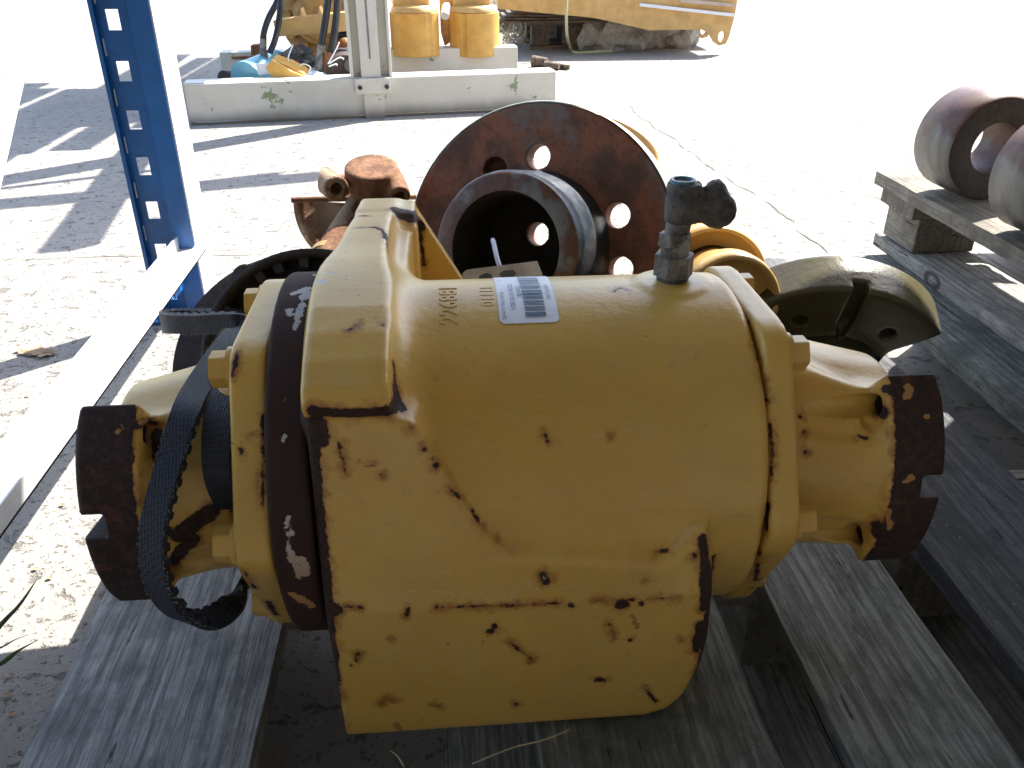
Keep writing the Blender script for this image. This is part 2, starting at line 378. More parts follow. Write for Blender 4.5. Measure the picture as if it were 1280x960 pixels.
def nets(F, ax, h):
    o = np.array([float(a.ravel()[0]) for a in ax]); s = F < 0
    F = F.astype(np.float32)
    sl = lambda A, i, j, k: A[i:A.shape[0]-1+i, j:A.shape[1]-1+j, k:A.shape[2]-1+k]
    cnt = sum(sl(s, i, j, k).astype(np.int8) for i in (0, 1) for j in (0, 1) for k in (0, 1))
    idx = np.argwhere((cnt > 0) & (cnt < 8)); acc = np.zeros((len(idx), 3)); n = np.zeros(len(idx))
    C = [(i, j, k) for i in (0, 1) for j in (0, 1) for k in (0, 1)]
    val = {c: F[idx[:, 0]+c[0], idx[:, 1]+c[1], idx[:, 2]+c[2]] for c in C}
    for c in C:
        for a in range(3):
            if c[a] == 0:
                d = list(c); d[a] = 1; d = tuple(d); m = (val[c] < 0) != (val[d] < 0)
                t = np.where(m, val[c]/np.where(m, val[c]-val[d], 1), 0)
                for q in range(3): acc[:, q] += np.where(m, c[q]+(t if q == a else 0), 0)
                n += m
    V = (idx+acc/n[:, None])*h+o
    vid = -np.ones(cnt.shape, np.int32); vid[idx[:, 0], idx[:, 1], idx[:, 2]] = np.arange(len(idx))
    Q = []
    for a in range(3):
        b, c = (a+1) % 3, (a+2) % 3
        A = [slice(None)]*3; B = [slice(None)]*3
        A[a] = slice(0, -1); B[a] = slice(1, None)
        for q in (b, c): A[q] = slice(1, -1); B[q] = slice(1, -1)
        m = s[tuple(A)] != s[tuple(B)]; e = np.argwhere(m)
        flip = s[tuple(A)][m]
        e[:, b] += 1; e[:, c] += 1
        def g(db, dc):
            i = e.copy(); i[:, b] -= db; i[:, c] -= dc; return vid[i[:, 0], i[:, 1], i[:, 2]]
        q = np.stack([g(0, 0), g(1, 0), g(1, 1), g(0, 1)], 1); q[~flip] = q[~flip][:, ::-1]; Q.append(q)
    return V, np.concatenate(Q)
CHIPS_SHADE = []; BARE = []  # chip strokes, plus dark strokes that paint shade in lug slot and bolt holes
CHIPS_SHADE = [(0.00061,[(-0.0626,0.3889,0.3549),(-0.0615,0.3873,0.3471),(-0.0604,0.3858,0.3392)]),(0.00054,[(-0.0051,0.3838,0.3268),(0.0014,0.3844,0.3194)]),(0.00382,[(-0.0735,0.3871,0.3774),(-0.067,0.3875,0.3762),(-0.0605,0.3879,0.375),(-0.054,0.3884,0.3738),(-0.046,0.3881,0.3746),(-0.0379,0.388,0.3752),(-0.0304,0.4039,0.3702)]),(0.00514,[(-0.0732,0.3913,0.3695),(-0.0729,0.3896,0.359)]),(0.00395,[(-0.0319,0.4077,0.3767),(-0.0296,0.4031,0.3691)]),(0.00177,[(-0.0325,0.4175,0.3875),(-0.0322,0.4132,0.3828),(-0.0319,0.4091,0.3779)]),(0.00838,[(-0.0375,0.6662,0.3994),(-0.0286,0.6644,0.3971)]),(0.00534,[(-0.0251,0.6704,0.3939),(-0.0246,0.6984,0.3754)]),(0.00138,[(-0.0235,0.6988,0.371),(-0.0225,0.699,0.3566),(-0.0215,0.699,0.3419)]),(0.00124,[(-0.068,0.6442,0.403),(-0.0605,0.6433,0.4031)]),(0.00095,[(-0.0683,0.6066,0.4055),(-0.0614,0.6081,0.4055),(-0.0549,0.6076,0.4055)]),(0.00151,[(-0.0537,0.6074,0.4055),(-0.0473,0.5984,0.4058),(-0.0441,0.5802,0.4058)]),(0.00067,[(-0.0434,0.5782,0.4053),(-0.0406,0.5523,0.4037),(-0.0392,0.5583,0.3969)]),(0.00098,[(-0.0563,0.427,0.4049),(-0.051,0.4334,0.4062)]),(0.00111,[(-0.0381,0.4314,0.4057)]),(0.00111,[(-0.0781,0.3861,0.3346),(-0.0776,0.384,0.3254),(-0.0771,0.382,0.316),(-0.0768,0.38,0.3064),(-0.0765,0.3781,0.2966),(-0.0764,0.3762,0.2868),(-0.0764,0.3742,0.2767)]),(0.00151,[(-0.0748,0.3874,0.3467),(-0.0746,0.3887,0.3536)]),(0.00369,[(-0.0781,0.3711,0.2519),(-0.0721,0.3696,0.2554)]),(0.00131,[(-0.0514,0.3867,0.3438)]),(0.00052,[(-0.0534,0.387,0.3453),(-0.0498,0.3863,0.3419),(-0.0445,0.3866,0.343)]),(0.00096,[(-0.0406,0.3853,0.3363)]),(0.00176,[(-0.0112,0.3867,0.3401)]),(0.00088,[(-0.0132,0.3875,0.3439)]),(0.00087,[(-0.0168,0.3883,0.3498)]),(0.00078,[(-0.024,0.3906,0.3626)]),(0.001,[(0.0079,0.3846,0.31),(0.0109,0.3833,0.304)]),(0.00073,[(0.0135,0.383,0.3001)]),(0.00046,[(0.0221,0.382,0.2923)]),(0.00254,[(0.048,0.3706,0.2724),(0.0489,0.3699,0.2676)]),(0.00046,[(-0.071,0.3701,0.2579),(-0.0636,0.3696,0.2569),(-0.0561,0.3693,0.2557)]),(0.00042,[(-0.0149,0.3688,0.2537),(-0.0076,0.3687,0.2534),(-0.0002,0.3687,0.2531),(0.0071,0.3686,0.2528),(0.0145,0.3686,0.2525),(0.0219,0.3686,0.2522),(0.0293,0.3685,0.2519),(0.0364,0.3685,0.2518),(0.0434,0.3684,0.2519),(0.0504,0.3677,0.2525),(0.0573,0.3667,0.2534)]),(0.00033,[(0.0761,0.3666,0.2539),(0.0836,0.3665,0.2537),(0.091,0.3665,0.2534),(0.0986,0.3666,0.253),(0.1064,0.3677,0.2517),(0.1141,0.3683,0.2508),(0.1217,0.3684,0.2505),(0.1294,0.3684,0.2502)]),(0.0015,[(0.0639,0.3664,0.2513)]),(0.00259,[(0.0925,0.3665,0.2491),(0.0954,0.3665,0.2495)]),(0.00189,[(0.1062,0.3677,0.2482)]),(0.00166,[(0.0189,0.3684,0.2371)]),(0.00143,[(0.016,0.3684,0.2328)]),(0.00122,[(0.1012,0.3683,0.2189)]),(0.00176,[(0.0836,0.3687,0.1864),(0.0867,0.3687,0.1854)]),(0.00064,[(-0.0533,0.3688,0.1767),(-0.0481,0.3687,0.1805),(-0.0434,0.3688,0.1779)]),(0.00076,[(0.0319,0.3688,0.1688)]),(0.00061,[(0.1151,0.3688,0.1743),(0.1217,0.3689,0.1634)]),(0.00095,[(-0.0628,0.3685,0.2202),(-0.0642,0.3686,0.215)]),(0.00077,[(-0.0674,0.3688,0.211)]),(0.0005,[(-0.0189,0.3688,0.1721),(-0.0165,0.3688,0.1704)]),(0.00066,[(-0.0404,0.3684,0.2309)]),(0.00068,[(0.0279,0.3685,0.2233),(0.0342,0.3685,0.2155),(0.0416,0.3686,0.2068)]),(0.00058,[(0.0878,0.3674,0.234),(0.0921,0.368,0.2212)]),(0.00046,[(-0.0311,0.3687,0.2532),(-0.0322,0.3683,0.2486)]),(0.00284,[(0.1409,0.376,0.2878),(0.1436,0.3734,0.2743),(0.1438,0.3719,0.2665),(0.144,0.3703,0.2586),(0.1443,0.369,0.2504),(0.1452,0.3692,0.2407)]),(0.00045,[(-0.1212,0.4099,0.3423),(-0.1204,0.4085,0.34)]),(0.00295,[(0.1446,0.3692,0.2277),(0.1443,0.3693,0.2171),(0.144,0.3694,0.2062)]),(0.0014,[(0.1367,0.3739,0.2773)]),(0.00077,[(0.147,0.3732,0.2694),(0.1539,0.3869,0.2609)]),(0.00089,[(0.1813,0.4653,0.3894),(0.1835,0.4609,0.3849)]),(0.00048,[(0.1835,0.459,0.3841),(0.1815,0.4466,0.3815),(0.1811,0.4383,0.3771),(0.1813,0.4315,0.3722),(0.1814,0.4256,0.3672),(0.1822,0.4212,0.3615),(0.1837,0.4187,0.3547)]),(0.00075,[(0.1848,0.4101,0.3433),(0.1852,0.4052,0.3352),(0.1856,0.4003,0.3272),(0.1848,0.3973,0.3208),(0.1841,0.3946,0.3141)]),(0.00191,[(0.1835,0.3904,0.2987),(0.1835,0.3886,0.2912),(0.1835,0.3868,0.2836)]),(0.00122,[(0.1836,0.3902,0.2637),(0.1867,0.3966,0.2469),(0.1933,0.4104,0.2227)]),(0.00076,[(0.1961,0.419,0.2079)]),(0.00059,[(0.0517,0.4024,0.3442)]),(0.00046,[(0.0885,0.4023,0.3441)]),(0.00061,[(0.1045,0.4913,0.3968),(0.109,0.4959,0.397),(0.1129,0.4919,0.3968)]),(0.0005,[(0.0509,0.4036,0.3462),(0.0521,0.4017,0.3431)]),(0.00079,[(0.2149,0.4263,0.3263)]),(0.00118,[(0.2146,0.4196,0.3159)]),(0.00101,[(0.2176,0.4134,0.2745)]),(0.00124,[(0.2209,0.4185,0.2608)]),(0.00047,[(0.1846,0.4173,0.3554)]),(0.00109,[(0.2135,0.4325,0.3341)]),(0.00086,[(-0.1359,0.4457,0.3428),(-0.1352,0.4388,0.3358),(-0.1349,0.4328,0.3283)]),(0.00072,[(-0.1344,0.4227,0.3122),(-0.1346,0.4198,0.3027),(-0.1351,0.4179,0.2923)]),(0.00091,[(-0.1221,0.4414,0.3872),(-0.123,0.435,0.3828),(-0.1245,0.4307,0.3774)]),(0.00075,[(-0.1229,0.3817,0.2764),(-0.123,0.3939,0.2534)]),(0.00153,[(-0.1206,0.4074,0.2299),(-0.1211,0.4212,0.2061)]),(0.00045,[(-0.1157,0.4131,0.348)]),(0.00081,[(-0.1074,0.4189,0.3573),(-0.1077,0.4154,0.3515),(-0.1081,0.4121,0.3456),(-0.1084,0.4086,0.3398),(-0.1087,0.4052,0.334),(-0.109,0.4017,0.3282),(-0.1093,0.3983,0.3224),(-0.1096,0.395,0.3165),(-0.11,0.3916,0.3107)]),(0.0034,[(0.2622,0.4276,0.3539),(0.2666,0.4245,0.3522)]),(0.00396,[(0.2687,0.4385,0.3368),(0.2601,0.4215,0.3407)]),(0.00352,[(0.2604,0.4007,0.2722),(0.2625,0.4004,0.2642)]),(0.00098,[(0.2468,0.4188,0.3259),(0.2501,0.417,0.3257)]),(0.00145,[(0.2717,0.4265,0.3542),(0.2719,0.4207,0.3479),(0.2727,0.4157,0.3413)]),(0.00422,[(-0.1752,0.4376,0.3356),(-0.1726,0.4299,0.3307),(-0.1695,0.4208,0.3267)]),(0.00277,[(-0.1808,0.4243,0.3512),(-0.1768,0.4371,0.3454)]),(0.00136,[(-0.1847,0.42,0.3471),(-0.1891,0.4182,0.3448)]),(0.00568,[(-0.164,0.4074,0.2856),(-0.1584,0.4099,0.2888),(-0.1528,0.4125,0.292),(-0.1471,0.4151,0.2952)]),(0.00485,[(-0.1797,0.4251,0.2523),(-0.1651,0.4075,0.2739),(-0.1588,0.4097,0.2793)]),(0.00238,[(-0.1547,0.4116,0.2895),(-0.1446,0.4158,0.2945)]),(0.00071,[(0.1152,0.3793,0.2772),(0.1216,0.3788,0.2785)]),(0.00059,[(0.1328,0.3688,0.2159)]),(0.00094,[(0.1073,0.3697,0.2655)])]
BARE = [(0.00244,[(-0.0944,0.4849,0.4043),(-0.0875,0.492,0.4048),(-0.0774,0.4857,0.4112)]),(0.0034,[(-0.088,0.4797,0.4036),(-0.0867,0.4854,0.4043)]),(0.00237,[(-0.0881,0.4728,0.4023),(-0.0897,0.4611,0.3992)]),(0.00189,[(-0.0954,0.467,0.401),(-0.0945,0.4634,0.3999)]),(0.00163,[(-0.0893,0.4572,0.3979),(-0.0902,0.4523,0.396)]),(0.00121,[(-0.0874,0.5201,0.403),(-0.0768,0.4981,0.4114),(-0.0699,0.4979,0.4115)]),(0.00111,[(-0.0937,0.3807,0.3136),(-0.092,0.3787,0.304)]),(0.00181,[(-0.0941,0.3773,0.2927),(-0.0928,0.377,0.2843),(-0.0918,0.3773,0.2751)]),(0.00272,[(-0.0885,0.377,0.2868),(-0.0879,0.3772,0.2773)]),(0.00134,[(-0.0949,0.3799,0.3104),(-0.095,0.3785,0.3031),(-0.0952,0.3775,0.2955),(-0.0956,0.3771,0.2873)]),(0.00188,[(-0.0927,0.3804,0.2554),(-0.0885,0.383,0.2465)]),(0.00234,[(-0.0974,0.3793,0.2605),(-0.0941,0.3812,0.2523)]),(0.00088,[(-0.0936,0.4001,0.355),(-0.0933,0.3983,0.3525)]),(0.00089,[(-0.0929,0.4132,0.3703)]),(0.00243,[(0.2759,0.4271,0.3547),(0.2734,0.4236,0.3512)]),(0.00155,[(0.2716,0.3998,0.3045),(0.2749,0.4003,0.3069)]),(0.00199,[(0.2642,0.3978,0.2835),(0.2686,0.3986,0.2702)]),(0.00145,[(0.2841,0.4154,0.3409)]),(0.00115,[(-0.1792,0.4271,0.3521),(-0.177,0.4343,0.3493)]),(0.00113,[(-0.1885,0.4237,0.3514),(-0.191,0.4217,0.3491)]),(0.00077,[(0.013,0.3684,0.2259),(0.01,0.3685,0.2182)]),(0.00086,[(-0.009,0.3684,0.2244)]),(0.00097,[(0.0293,0.3685,0.2112)]),(0.00144,[(0.101,0.3674,0.2393),(0.1049,0.3683,0.2285)]),(0.00203,[(-0.0438,0.3693,0.1564),(-0.0422,0.3699,0.151)]),(0.00162,[(0.048,0.3704,0.2702)])]

def segdist(P, strokes):
    d = np.full(len(P), .05, np.float32)
    for r, pts in strokes:
        pts = np.array(pts); lo = pts.min(0)-.05; hi = pts.max(0)+.05
        m = np.all((P > lo) & (P < hi), 1)
        if not m.any(): continue
        Q = P[m]; dd = np.full(len(Q), .05)
        if len(pts) == 1: dd = np.linalg.norm(Q-pts[0], axis=1)
        for a, b in zip(pts[:-1], pts[1:]):
            e = b-a; t = np.clip(((Q-a)@e)/max(e@e, 1e-12), 0, 1); dd = np.minimum(dd, np.linalg.norm(Q-a-t[:, None]*e, axis=1))
        d[m] = np.minimum(d[m], dd-r)
    return d
def mesh_sdf(name, F, ax, h, mat, parent=None, T=None, loc=None, chips=False, default=.05):
    V, Q = nets(F, ax, h)
    if T is not None:
        Tm = np.array(T); V = V@Tm[:3, :3].T+Tm[:3, 3]
    off = Vector(loc or (0, 0, 0))
    if parent is not None and loc is None:
        off = Vector(parent.location); pp = parent.parent
        while pp is not None: off += Vector(pp.location); pp = pp.parent
    me = bpy.data.meshes.new(name); me.vertices.add(len(V)); me.loops.add(4*len(Q)); me.polygons.add(len(Q))
    me.vertices.foreach_set('co', (V-np.array(off)).astype(np.float32).ravel())
    me.loops.foreach_set('vertex_index', Q.astype(np.int32).ravel())
    me.polygons.foreach_set('loop_start', np.arange(0, 4*len(Q), 4, dtype=np.int32))
    me.polygons.foreach_set('loop_total', np.full(len(Q), 4, np.int32))
    me.update(calc_edges=True); me.polygons.foreach_set('use_smooth', np.ones(len(Q), bool)); me.materials.append(mat)
    for nm, st in (('chip_shade', CHIPS_SHADE), ('bare', BARE)):
        at = me.attributes.new(nm, 'FLOAT', 'POINT')
        at.data.foreach_set('value', segdist(V, st) if chips else np.full(len(V), default, np.float32))
    o = bpy.data.objects.new(name, me); COL.objects.link(o)
    if parent is not None: o.parent = parent
    else: o.location = off
    return o
def flat_attr(o, v=.05):
    for nm in ('chip_shade', 'bare'):
        at = o.data.attributes.new(nm, 'FLOAT', 'POINT'); at.data.foreach_set('value', np.full(len(o.data.vertices), v, np.float32))
    return o

RY = 1.45
# ================================================================ THE SETTING
g = G(); n = 60
xs = [-60, -25, -12, -6, -3, -1.5, 0, 1.5, 3, 6, 12, 25, 60]
V = [(x, y, 0) for y in [-60, -20, -8, -3, -1, 0, 1, 2, 3, 5, 8, 14, 30, 90] for x in xs]; k = len(xs)
g.add(V, [(r*k+c, r*k+c+1, (r+1)*k+c+1, (r+1)*k+c) for r in range(13) for c in range(k-1)])
g.build('ground', M['concrete'], kind='structure')
def crack(pts, w, seed, nm='ground_crack'):
    P = spline([Vector(p) for p in pts], 10); V = []; F = []
    for i, p in enumerate(P):
        t = (P[min(i+1, len(P)-1)]-P[max(i-1, 0)]).normalized(); n = Vector((-t.y, t.x, 0)); o = n*mnoise.noise(p*9+Vector((seed, 0, 0)))*.02+n*mnoise.noise(p*40)*.006
        s = w*max(.05, .5+1.1*mnoise.noise(p*13+Vector((0, seed, 0)))); V += [tuple(p+o+n*s+Vector((0, 0, .0015))), tuple(p+o-n*s+Vector((0, 0, .0015)))]
    for i in range(len(P)-1): F.append((2*i, 2*i+1, 2*i+3, 2*i+2))
    G().add(V, F).build(nm, M['moss'], kind='structure')
crack([(.70, 3.3, 0), (.74, 2.62, 0), (.76, 2.31, 0), (.80, 1.95, 0), (.79, 1.80, 0), (.80, 1.62, 0), (.84, 1.4, 0)], .003, 1)
crack([(-2.4, 1.75, 0), (-1.4, 1.66, 0), (-.9, 1.72, 0), (-.3, 1.7, 0)], .002, 5)


# ================================================================ PALLETS
def plank_mesh(name, w, l, t, seed):
    rnd = random.Random(seed); nx, ny = 6, 40; V = []; F = []
    ph = rnd.random()*50
    for top in (1, 0):
        for j in range(ny+1):
            for i in range(nx+1):
                u = i/nx; x = (u-.5)*w; y = (j/ny-.5)*l; z = t if top else 0
                e = mnoise.noise(Vector((y*16, ph+(0 if u < .5 else 9), 0)))*.0018+mnoise.noise(Vector((y*60, ph+(3 if u < .5 else 14), 5)))*.0009
                if i in (0, nx): x += e
                if j in (0, ny): y += mnoise.noise(Vector((x*40, ph, 7)))*.003
                if top: z += mnoise.noise(Vector((x*14, y*5, ph)))*.0014 - (.0022 if i in (0, nx) else 0)
                V.append((x, y, z))
    L = (nx+1)*(ny+1)
    for j in range(ny):
        for i in range(nx):
            a = j*(nx+1)+i; F.append((a, a+1, a+nx+2, a+nx+1)); F.append((L+a, L+a+nx+1, L+a+nx+2, L+a+1))
    for j in range(ny):
        a = j*(nx+1); F.append((a, a+nx+1, L+a+nx+1, L+a)); b = a+nx; F.append((b, L+b, L+b+nx+1, b+nx+1))
    for i in range(nx):
        F.append((i, L+i, L+i+1, i+1)); a = ny*(nx+1)+i; F.append((a, a+1, L+a+1, L+a))
    me = bpy.data.meshes.new(name); me.from_pydata(V, [], F); me.polygons.foreach_set('use_smooth', [False]*len(F)); me.update()
    return me
def plank(parent, x0, x1, y0, y1, z0, t, mat, seed, name='plank', cross=False):
    w, l = (x1-x0, y1-y0) if not cross else (y1-y0, x1-x0)
    me = plank_mesh(name, w, l, t, seed); me.materials.append(mat)
    o = bpy.data.objects.new(name, me); COL.objects.link(o); o.parent = parent
    o.location = Vector(((x0+x1)/2, (y0+y1)/2, z0))-Vector(parent.location)
    if cross: o.rotation_euler = (0, 0, R(90))
    return o
def pallet(loc, planks, y0, y1, blocks_x, label, zb=0, dh=0, runner=True, mats=None, sd=0, crossx=None, group='wooden pallets'):
    t = thing('pallet', loc, label, 'pallet', group)
    for i, (a, b, mm) in enumerate(planks): plank(t, a, b, y0, y1, zb+dh+.122, .022, M[mm], sd+i)
    cx0, cx1 = crossx or (planks[0][0], planks[-1][1])
    bys = (y0+.01, .515 if zb == 0 and sd < 100 else (y0+y1)/2-.06, y1-.12)
    for j, by in enumerate(bys): plank(t, cx0+.004, cx1-.004, by, by+.1, zb+dh+.1, .0218, M['wood_tan'], sd+20+j, 'cross_board', True)
    for j, by in enumerate(bys):
        for i, bx in enumerate(blocks_x):
            G().box(bx+.004, bx+.1, by+.003, by+.098, zb+.0225, zb+dh+.0995).build('block', M['wood_tan'], t, .003)
    for i, bx in enumerate(blocks_x): plank(t, bx, bx+.1, y0+.006, y1-.008, zb, .022, M['wood'], sd+40+i, 'bottom_board')
    return t
pallet((-.1, .5, 0), [(-.278, -.135, 'wood'), (.047, .195, 'wood_moss'), (.239, .345, 'wood_moss')], -.18, 1.0, (-.27, -.02, .24),
       'grey weathered pallet under the large yellow bearing housing', sd=3)
pallet((.7, .7, 0), [(.3915, .527, 'wood_dark'), (.615, .73, 'wood_moss'), (.80, .90, 'wood'), (.97, 1.07, 'wood'), (1.13, 1.23, 'wood')], .02, 1.22, (.395, .765, 1.13),
       'lower dark grey pallet at right carrying another pallet', sd=113)
pallet((1.0, .8, .144), [(.678, .80, 'wood_tan'), (.87, .97, 'wood'), (1.04, 1.14, 'wood'), (1.22, 1.34, 'wood')], .07, 1.272, (.692, .96, 1.23),
       'upper pallet at right edge with thick steel rings lying on it', zb=.146, dh=-.024, sd=213)

# ================================================================ THE BEARING HOUSING
CY, CZ = .498, .284
unit = thing('bearing_housing', (.05, CY, .146), 'large worn yellow cast bearing housing with drive flanges at both ends, on pallet', 'bearing housing')
h = .0019
ax = grid(((-.09, .192), (.352, .73), (.138, .425)), h); X, Y, Z = ax
rad = np.sqrt((Y-CY)**2+(Z-CZ)**2)
barrel = ext(rad-.113, X, -.08, .183, .007)
# front web and foot
Bp = poly2(Y, Z, [(.370, .146), (.369, .252), (.391, .366), (.43, .366), (.52, .20), (.52, .146)])
Cp = poly2(X, Z, [(-.077, .1465), (-.079, .252), (-.080, .374), (-.030, .377), (-.022, .366), (.012, .300), (.03, .284), (.07, .276), (.118, .272), (.136, .292), (.144, .296), (.149, .27), (.1515, .215), (.149, .190), (.141, .166), (.130, .153), (.116, .1472)])
front = smax(Bp, Cp, .005)
base = sbox(X, Y, Z, (.033, .50, .205), (.108, .125, .056), .015)
# arm to the rear mounting plate
Ap = poly2(Y, Z, [(.404, .366), (.389, .372), (.3862, .380), (.3915, .389), (.405, .3975), (.425, .4045), (.450, .409), (.53, .4085), (.62, .405), (.700, .3985), (.711, .392), (.712, .24), (.62, .20), (.45, .25), (.42, .33)])
lx = -.0805+.011*np.clip((Y-.52)/.19, 0, 1)
rx = -.034-.008*np.clip((Y-.44)/.08, 0, 1)+.0*Y
armx = np.maximum(lx-X, X-rx); arm = smax(Ap+0*X, armx+0*Z, .005)
armend = smax(smax(poly2(Y, Z, [(.655, .388), (.665, .398), (.705, .3975), (.713, .392), (.713, .24), (.66, .24)])+0*X, np.maximum(-.069-X, X+.0255)+0*Z, .004), Y*0-1, .001)
arm2 = smax(poly2(Y, Z, [(.48, .30), (.50, .386), (.60, .388), (.68, .388), (.69, .25)])+0*X, np.maximum(-.07-X, X+.0285)+0*Z, .005)
plate = ext(poly2(X, Z, [(-.069, .18), (-.069, .392), (-.0265, .392), (.035, .285), (.10, .25), (.10, .18)]), Y, .699, .712, .003)
F_ = smin(barrel, arm, .030); F_ = smin(F_, arm2, .012); F_ = smin(F_, armend, .010)
# front web blend; the slot beside the lug is only painted dark
kf = .0075+.032*np.clip((X-.028)/.03, 0, 1)*np.clip((.128-X)/.03, 0, 1); F_ = smin(F_, front, kf+0*Y); F_ = smin(F_, base, .012)
F_ = np.minimum(F_, plate); web = sbox(X, Y, Z, (-.058, .66, .30), (.011, .05, .08), .003); F_ = np.minimum(F_, web)
boss = np.sqrt((X-.1455)**2+(Y-.506)**2)-.0235; F_ = smin(F_, ext(boss, Z, .36, .3965, .002), .006)
F_ = np.maximum(F_, .1465-Z)
body = mesh_sdf('cast_body', F_, ax, h, M['paint'], unit, chips=True)
del F_, barrel, front, base, arm, arm2, armend, plate
# machined ring left
ax = grid(((-.112, -.072), (.37, .626), (.156, .412)), .0019); X, Y, Z = ax
rad = np.sqrt((Y-CY)**2+(Z-CZ)**2)
F_ = smax(ext(rad-.121, X, -.105, -.0815, .003), .09-rad+0*X, .002)
mesh_sdf('machined_ring', F_, ax, .0019, M['ring'], unit, chips=True)
# covers
def octa(Y, Z, ap, rot=0, cut=.010, n=8):
    d = -1e9
    for i in range(n):
        a = rot+2*math.pi*i/n; d = np.maximum(d, (Y-CY)*math.cos(a)+(Z-CZ)*math.sin(a)-ap)
    return d
for (x0, x1, ap) in ((-.127, -.1055, .1055), (.1835, .2015, .1065)):
    ax = grid(((x0-.006, x1+.006), (.372, .622), (.16, .41)), .0019); X, Y, Z = ax
    rad = np.sqrt((Y-CY)**2+(Z-CZ)**2)
    d2 = smax(octa(Y, Z, ap, R(30), n=6), rad-.1182, .005)
    F_ = ext(d2, X, x0, x1, .003)
    mesh_sdf('bearing_cover', F_, ax, .0019, M['paint'], unit, chips=True)
def hexbolt(p, sgn, mat=None, r=.0115, l=.011):
    gg = G(); gg.cyl(p, (p[0]+sgn*.003, p[1], p[2]), r*1.15, n=24); gg.cyl((p[0]+sgn*.003, p[1], p[2]), (p[0]+sgn*(l+.002), p[1], p[2]), r, r*.99, n=6, smooth=False)
    return flat_attr(gg.build('bolt', mat or M['paint'], unit, .0012))
for i in range(6):
    for sgn, x, off in ((-1, -.127, 1), (1, .2015, -1)):
        a = R(off+60*i); rr = .1015
        hexbolt((x, CY-rr*math.cos(a), CZ+rr*math.sin(a)), sgn)
# drive yokes: local z is the shaft axis, end face at z=0, body towards -z, pad centred on +x
def wing_yoke(h, L, hub0, hub1, pad_r=.1, half=40, thick=.034, two=False, notch=4, bore=0):
    ax = grid(((-.112 if two else -.09, pad_r+.008), (-.096, .096), (-L-.004, .006)), h); x, y, z = ax
    r = np.sqrt(x*x+y*y); t = np.clip(-z/L, 0, 1)
    hub = smax(r-(hub1+(hub0-hub1)*t), np.abs(z+L/2)-L/2+.0*r, .004)
    pads = None
    for s in ((1, -1) if two else (1,)):
        X_ = x*s; ang = np.abs(y)-X_*math.tan(R(half))*1.0
        wedge = np.maximum(np.abs(np.arctan2(y, X_))-R(half), -1)*np.maximum(r, .03)
        pad = ext(np.maximum(np.maximum(r-pad_r, wedge), .03-X_), z, -thick, 0, .003)
        # webs that carry the pad back to the hub
        slope = hub0+.004+(pad_r-.004-hub0)*np.clip((z+L)/(L-thick), 0, 1)
        tz = np.clip((-z-thick)/(L-thick), 0, 1)
        slope2 = hub0+.002+(pad_r-.006-hub0)*(1-tz)**1.7
        wedge2 = (np.abs(np.arctan2(y, X_))-R(half)-R(24)*tz)*np.maximum(r, .03)
        w2 = smax(smax(r-slope2, wedge2+.003, .018), np.abs(z+L/2)-L/2, .004)
        w2 = smax(w2, .0-X_+.02, .004)
        # pockets round the bolt holes
        for sy in (1, -1):
            pk = sbox(x, y, z, (s*.090, sy*.044, -thick-.006), (.016, .012, .005), .005)
            w2 = smax(w2, -pk, .008)
        pads_ = smin(pad, w2, .007)
        rib = sbox(x, y, z, (s*.052, .0, -L/2-.006), (.040, .0265, L/2-.005), .004); rib = smax(rib, r-slope+.002, .004)
        pads_ = smin(pads_, rib, .005)
        for sy in (1, -1): pads_ = np.maximum(pads_, .0075-np.sqrt((x-s*.074)**2+(y-sy*.045)**2)+0*z)
        nt_ = sbox(x, y-R(notch)*.1*0, z, (s*.085, .0, 0), (.05, .0078, .0125), .0005)
        pads_ = np.maximum(pads_, -nt_)
        pads = pads_ if pads is None else np.minimum(pads, pads_)
    F = smin(hub, pads, .024)
    if bore: F = np.maximum(F, np.maximum(bore-r, -.05-z)*1.0 if False else -(ext(r-bore, z, -.03, .02)))
    return F, ax
hy = .0016
F_, axy = wing_yoke(hy, .094, .076, .052, .1, 41)
T = frame((.2955, CY, CZ), (1, 0, 0), (0, -math.cos(R(9)), math.sin(R(9))))
yr = mesh_sdf('drive_yoke', F_, axy, hy, M['paint'], unit, T, chips=True)
F_, axy = wing_yoke(hy, .086, .072, .050, .1, 41)
T = frame((-.2135, CY, CZ), (-1, 0, 0), (0, -math.cos(R(9)), math.sin(R(9))))
yl = mesh_sdf('drive_yoke', F_, axy, hy, M['paint'], unit, T, chips=True)

for o_, zs, sg in ((yr, .2955-.0315, 1), (yl, -.2135+.0315, -1)):      # unpainted rusty rims of the pads
    me = o_.data; co = np.zeros(len(me.vertices)*3, np.float32); me.vertices.foreach_get('co', co); co = co.reshape(-1, 3)+np.array(unit.location, dtype=np.float32)
    a = np.zeros(len(co), np.float32); me.attributes['chip_shade'].data.foreach_get('value', a)
    rr = np.hypot(co[:, 1]-CY, co[:, 2]-CZ); d = np.maximum((zs-co[:, 0])*sg, .07-rr)
    me.attributes['chip_shade'].data.foreach_set('value', np.minimum(a, d).astype(np.float32))
me = body.data; co = np.zeros(len(me.vertices)*3, np.float32); me.vertices.foreach_get('co', co); co = co.reshape(-1, 3)+np.array(unit.location, dtype=np.float32)
a = np.zeros(len(co), np.float32); me.attributes['chip_shade'].data.foreach_get('value', a)
e1 = np.maximum(co[:, 0]+.0728-.004*np.clip((.25-co[:, 2])/.1, 0, 1)*-1, co[:, 2]-.372)+.0006
e2 = np.maximum(np.maximum(np.abs(co[:, 0]-.1505)-.0045, co[:, 2]-.268), np.maximum(.168-co[:, 2], co[:, 1]-.44))+.0004
me.attributes['chip_shade'].data.foreach_set('value', np.minimum(np.minimum(a, e1), e2).astype(np.float32))
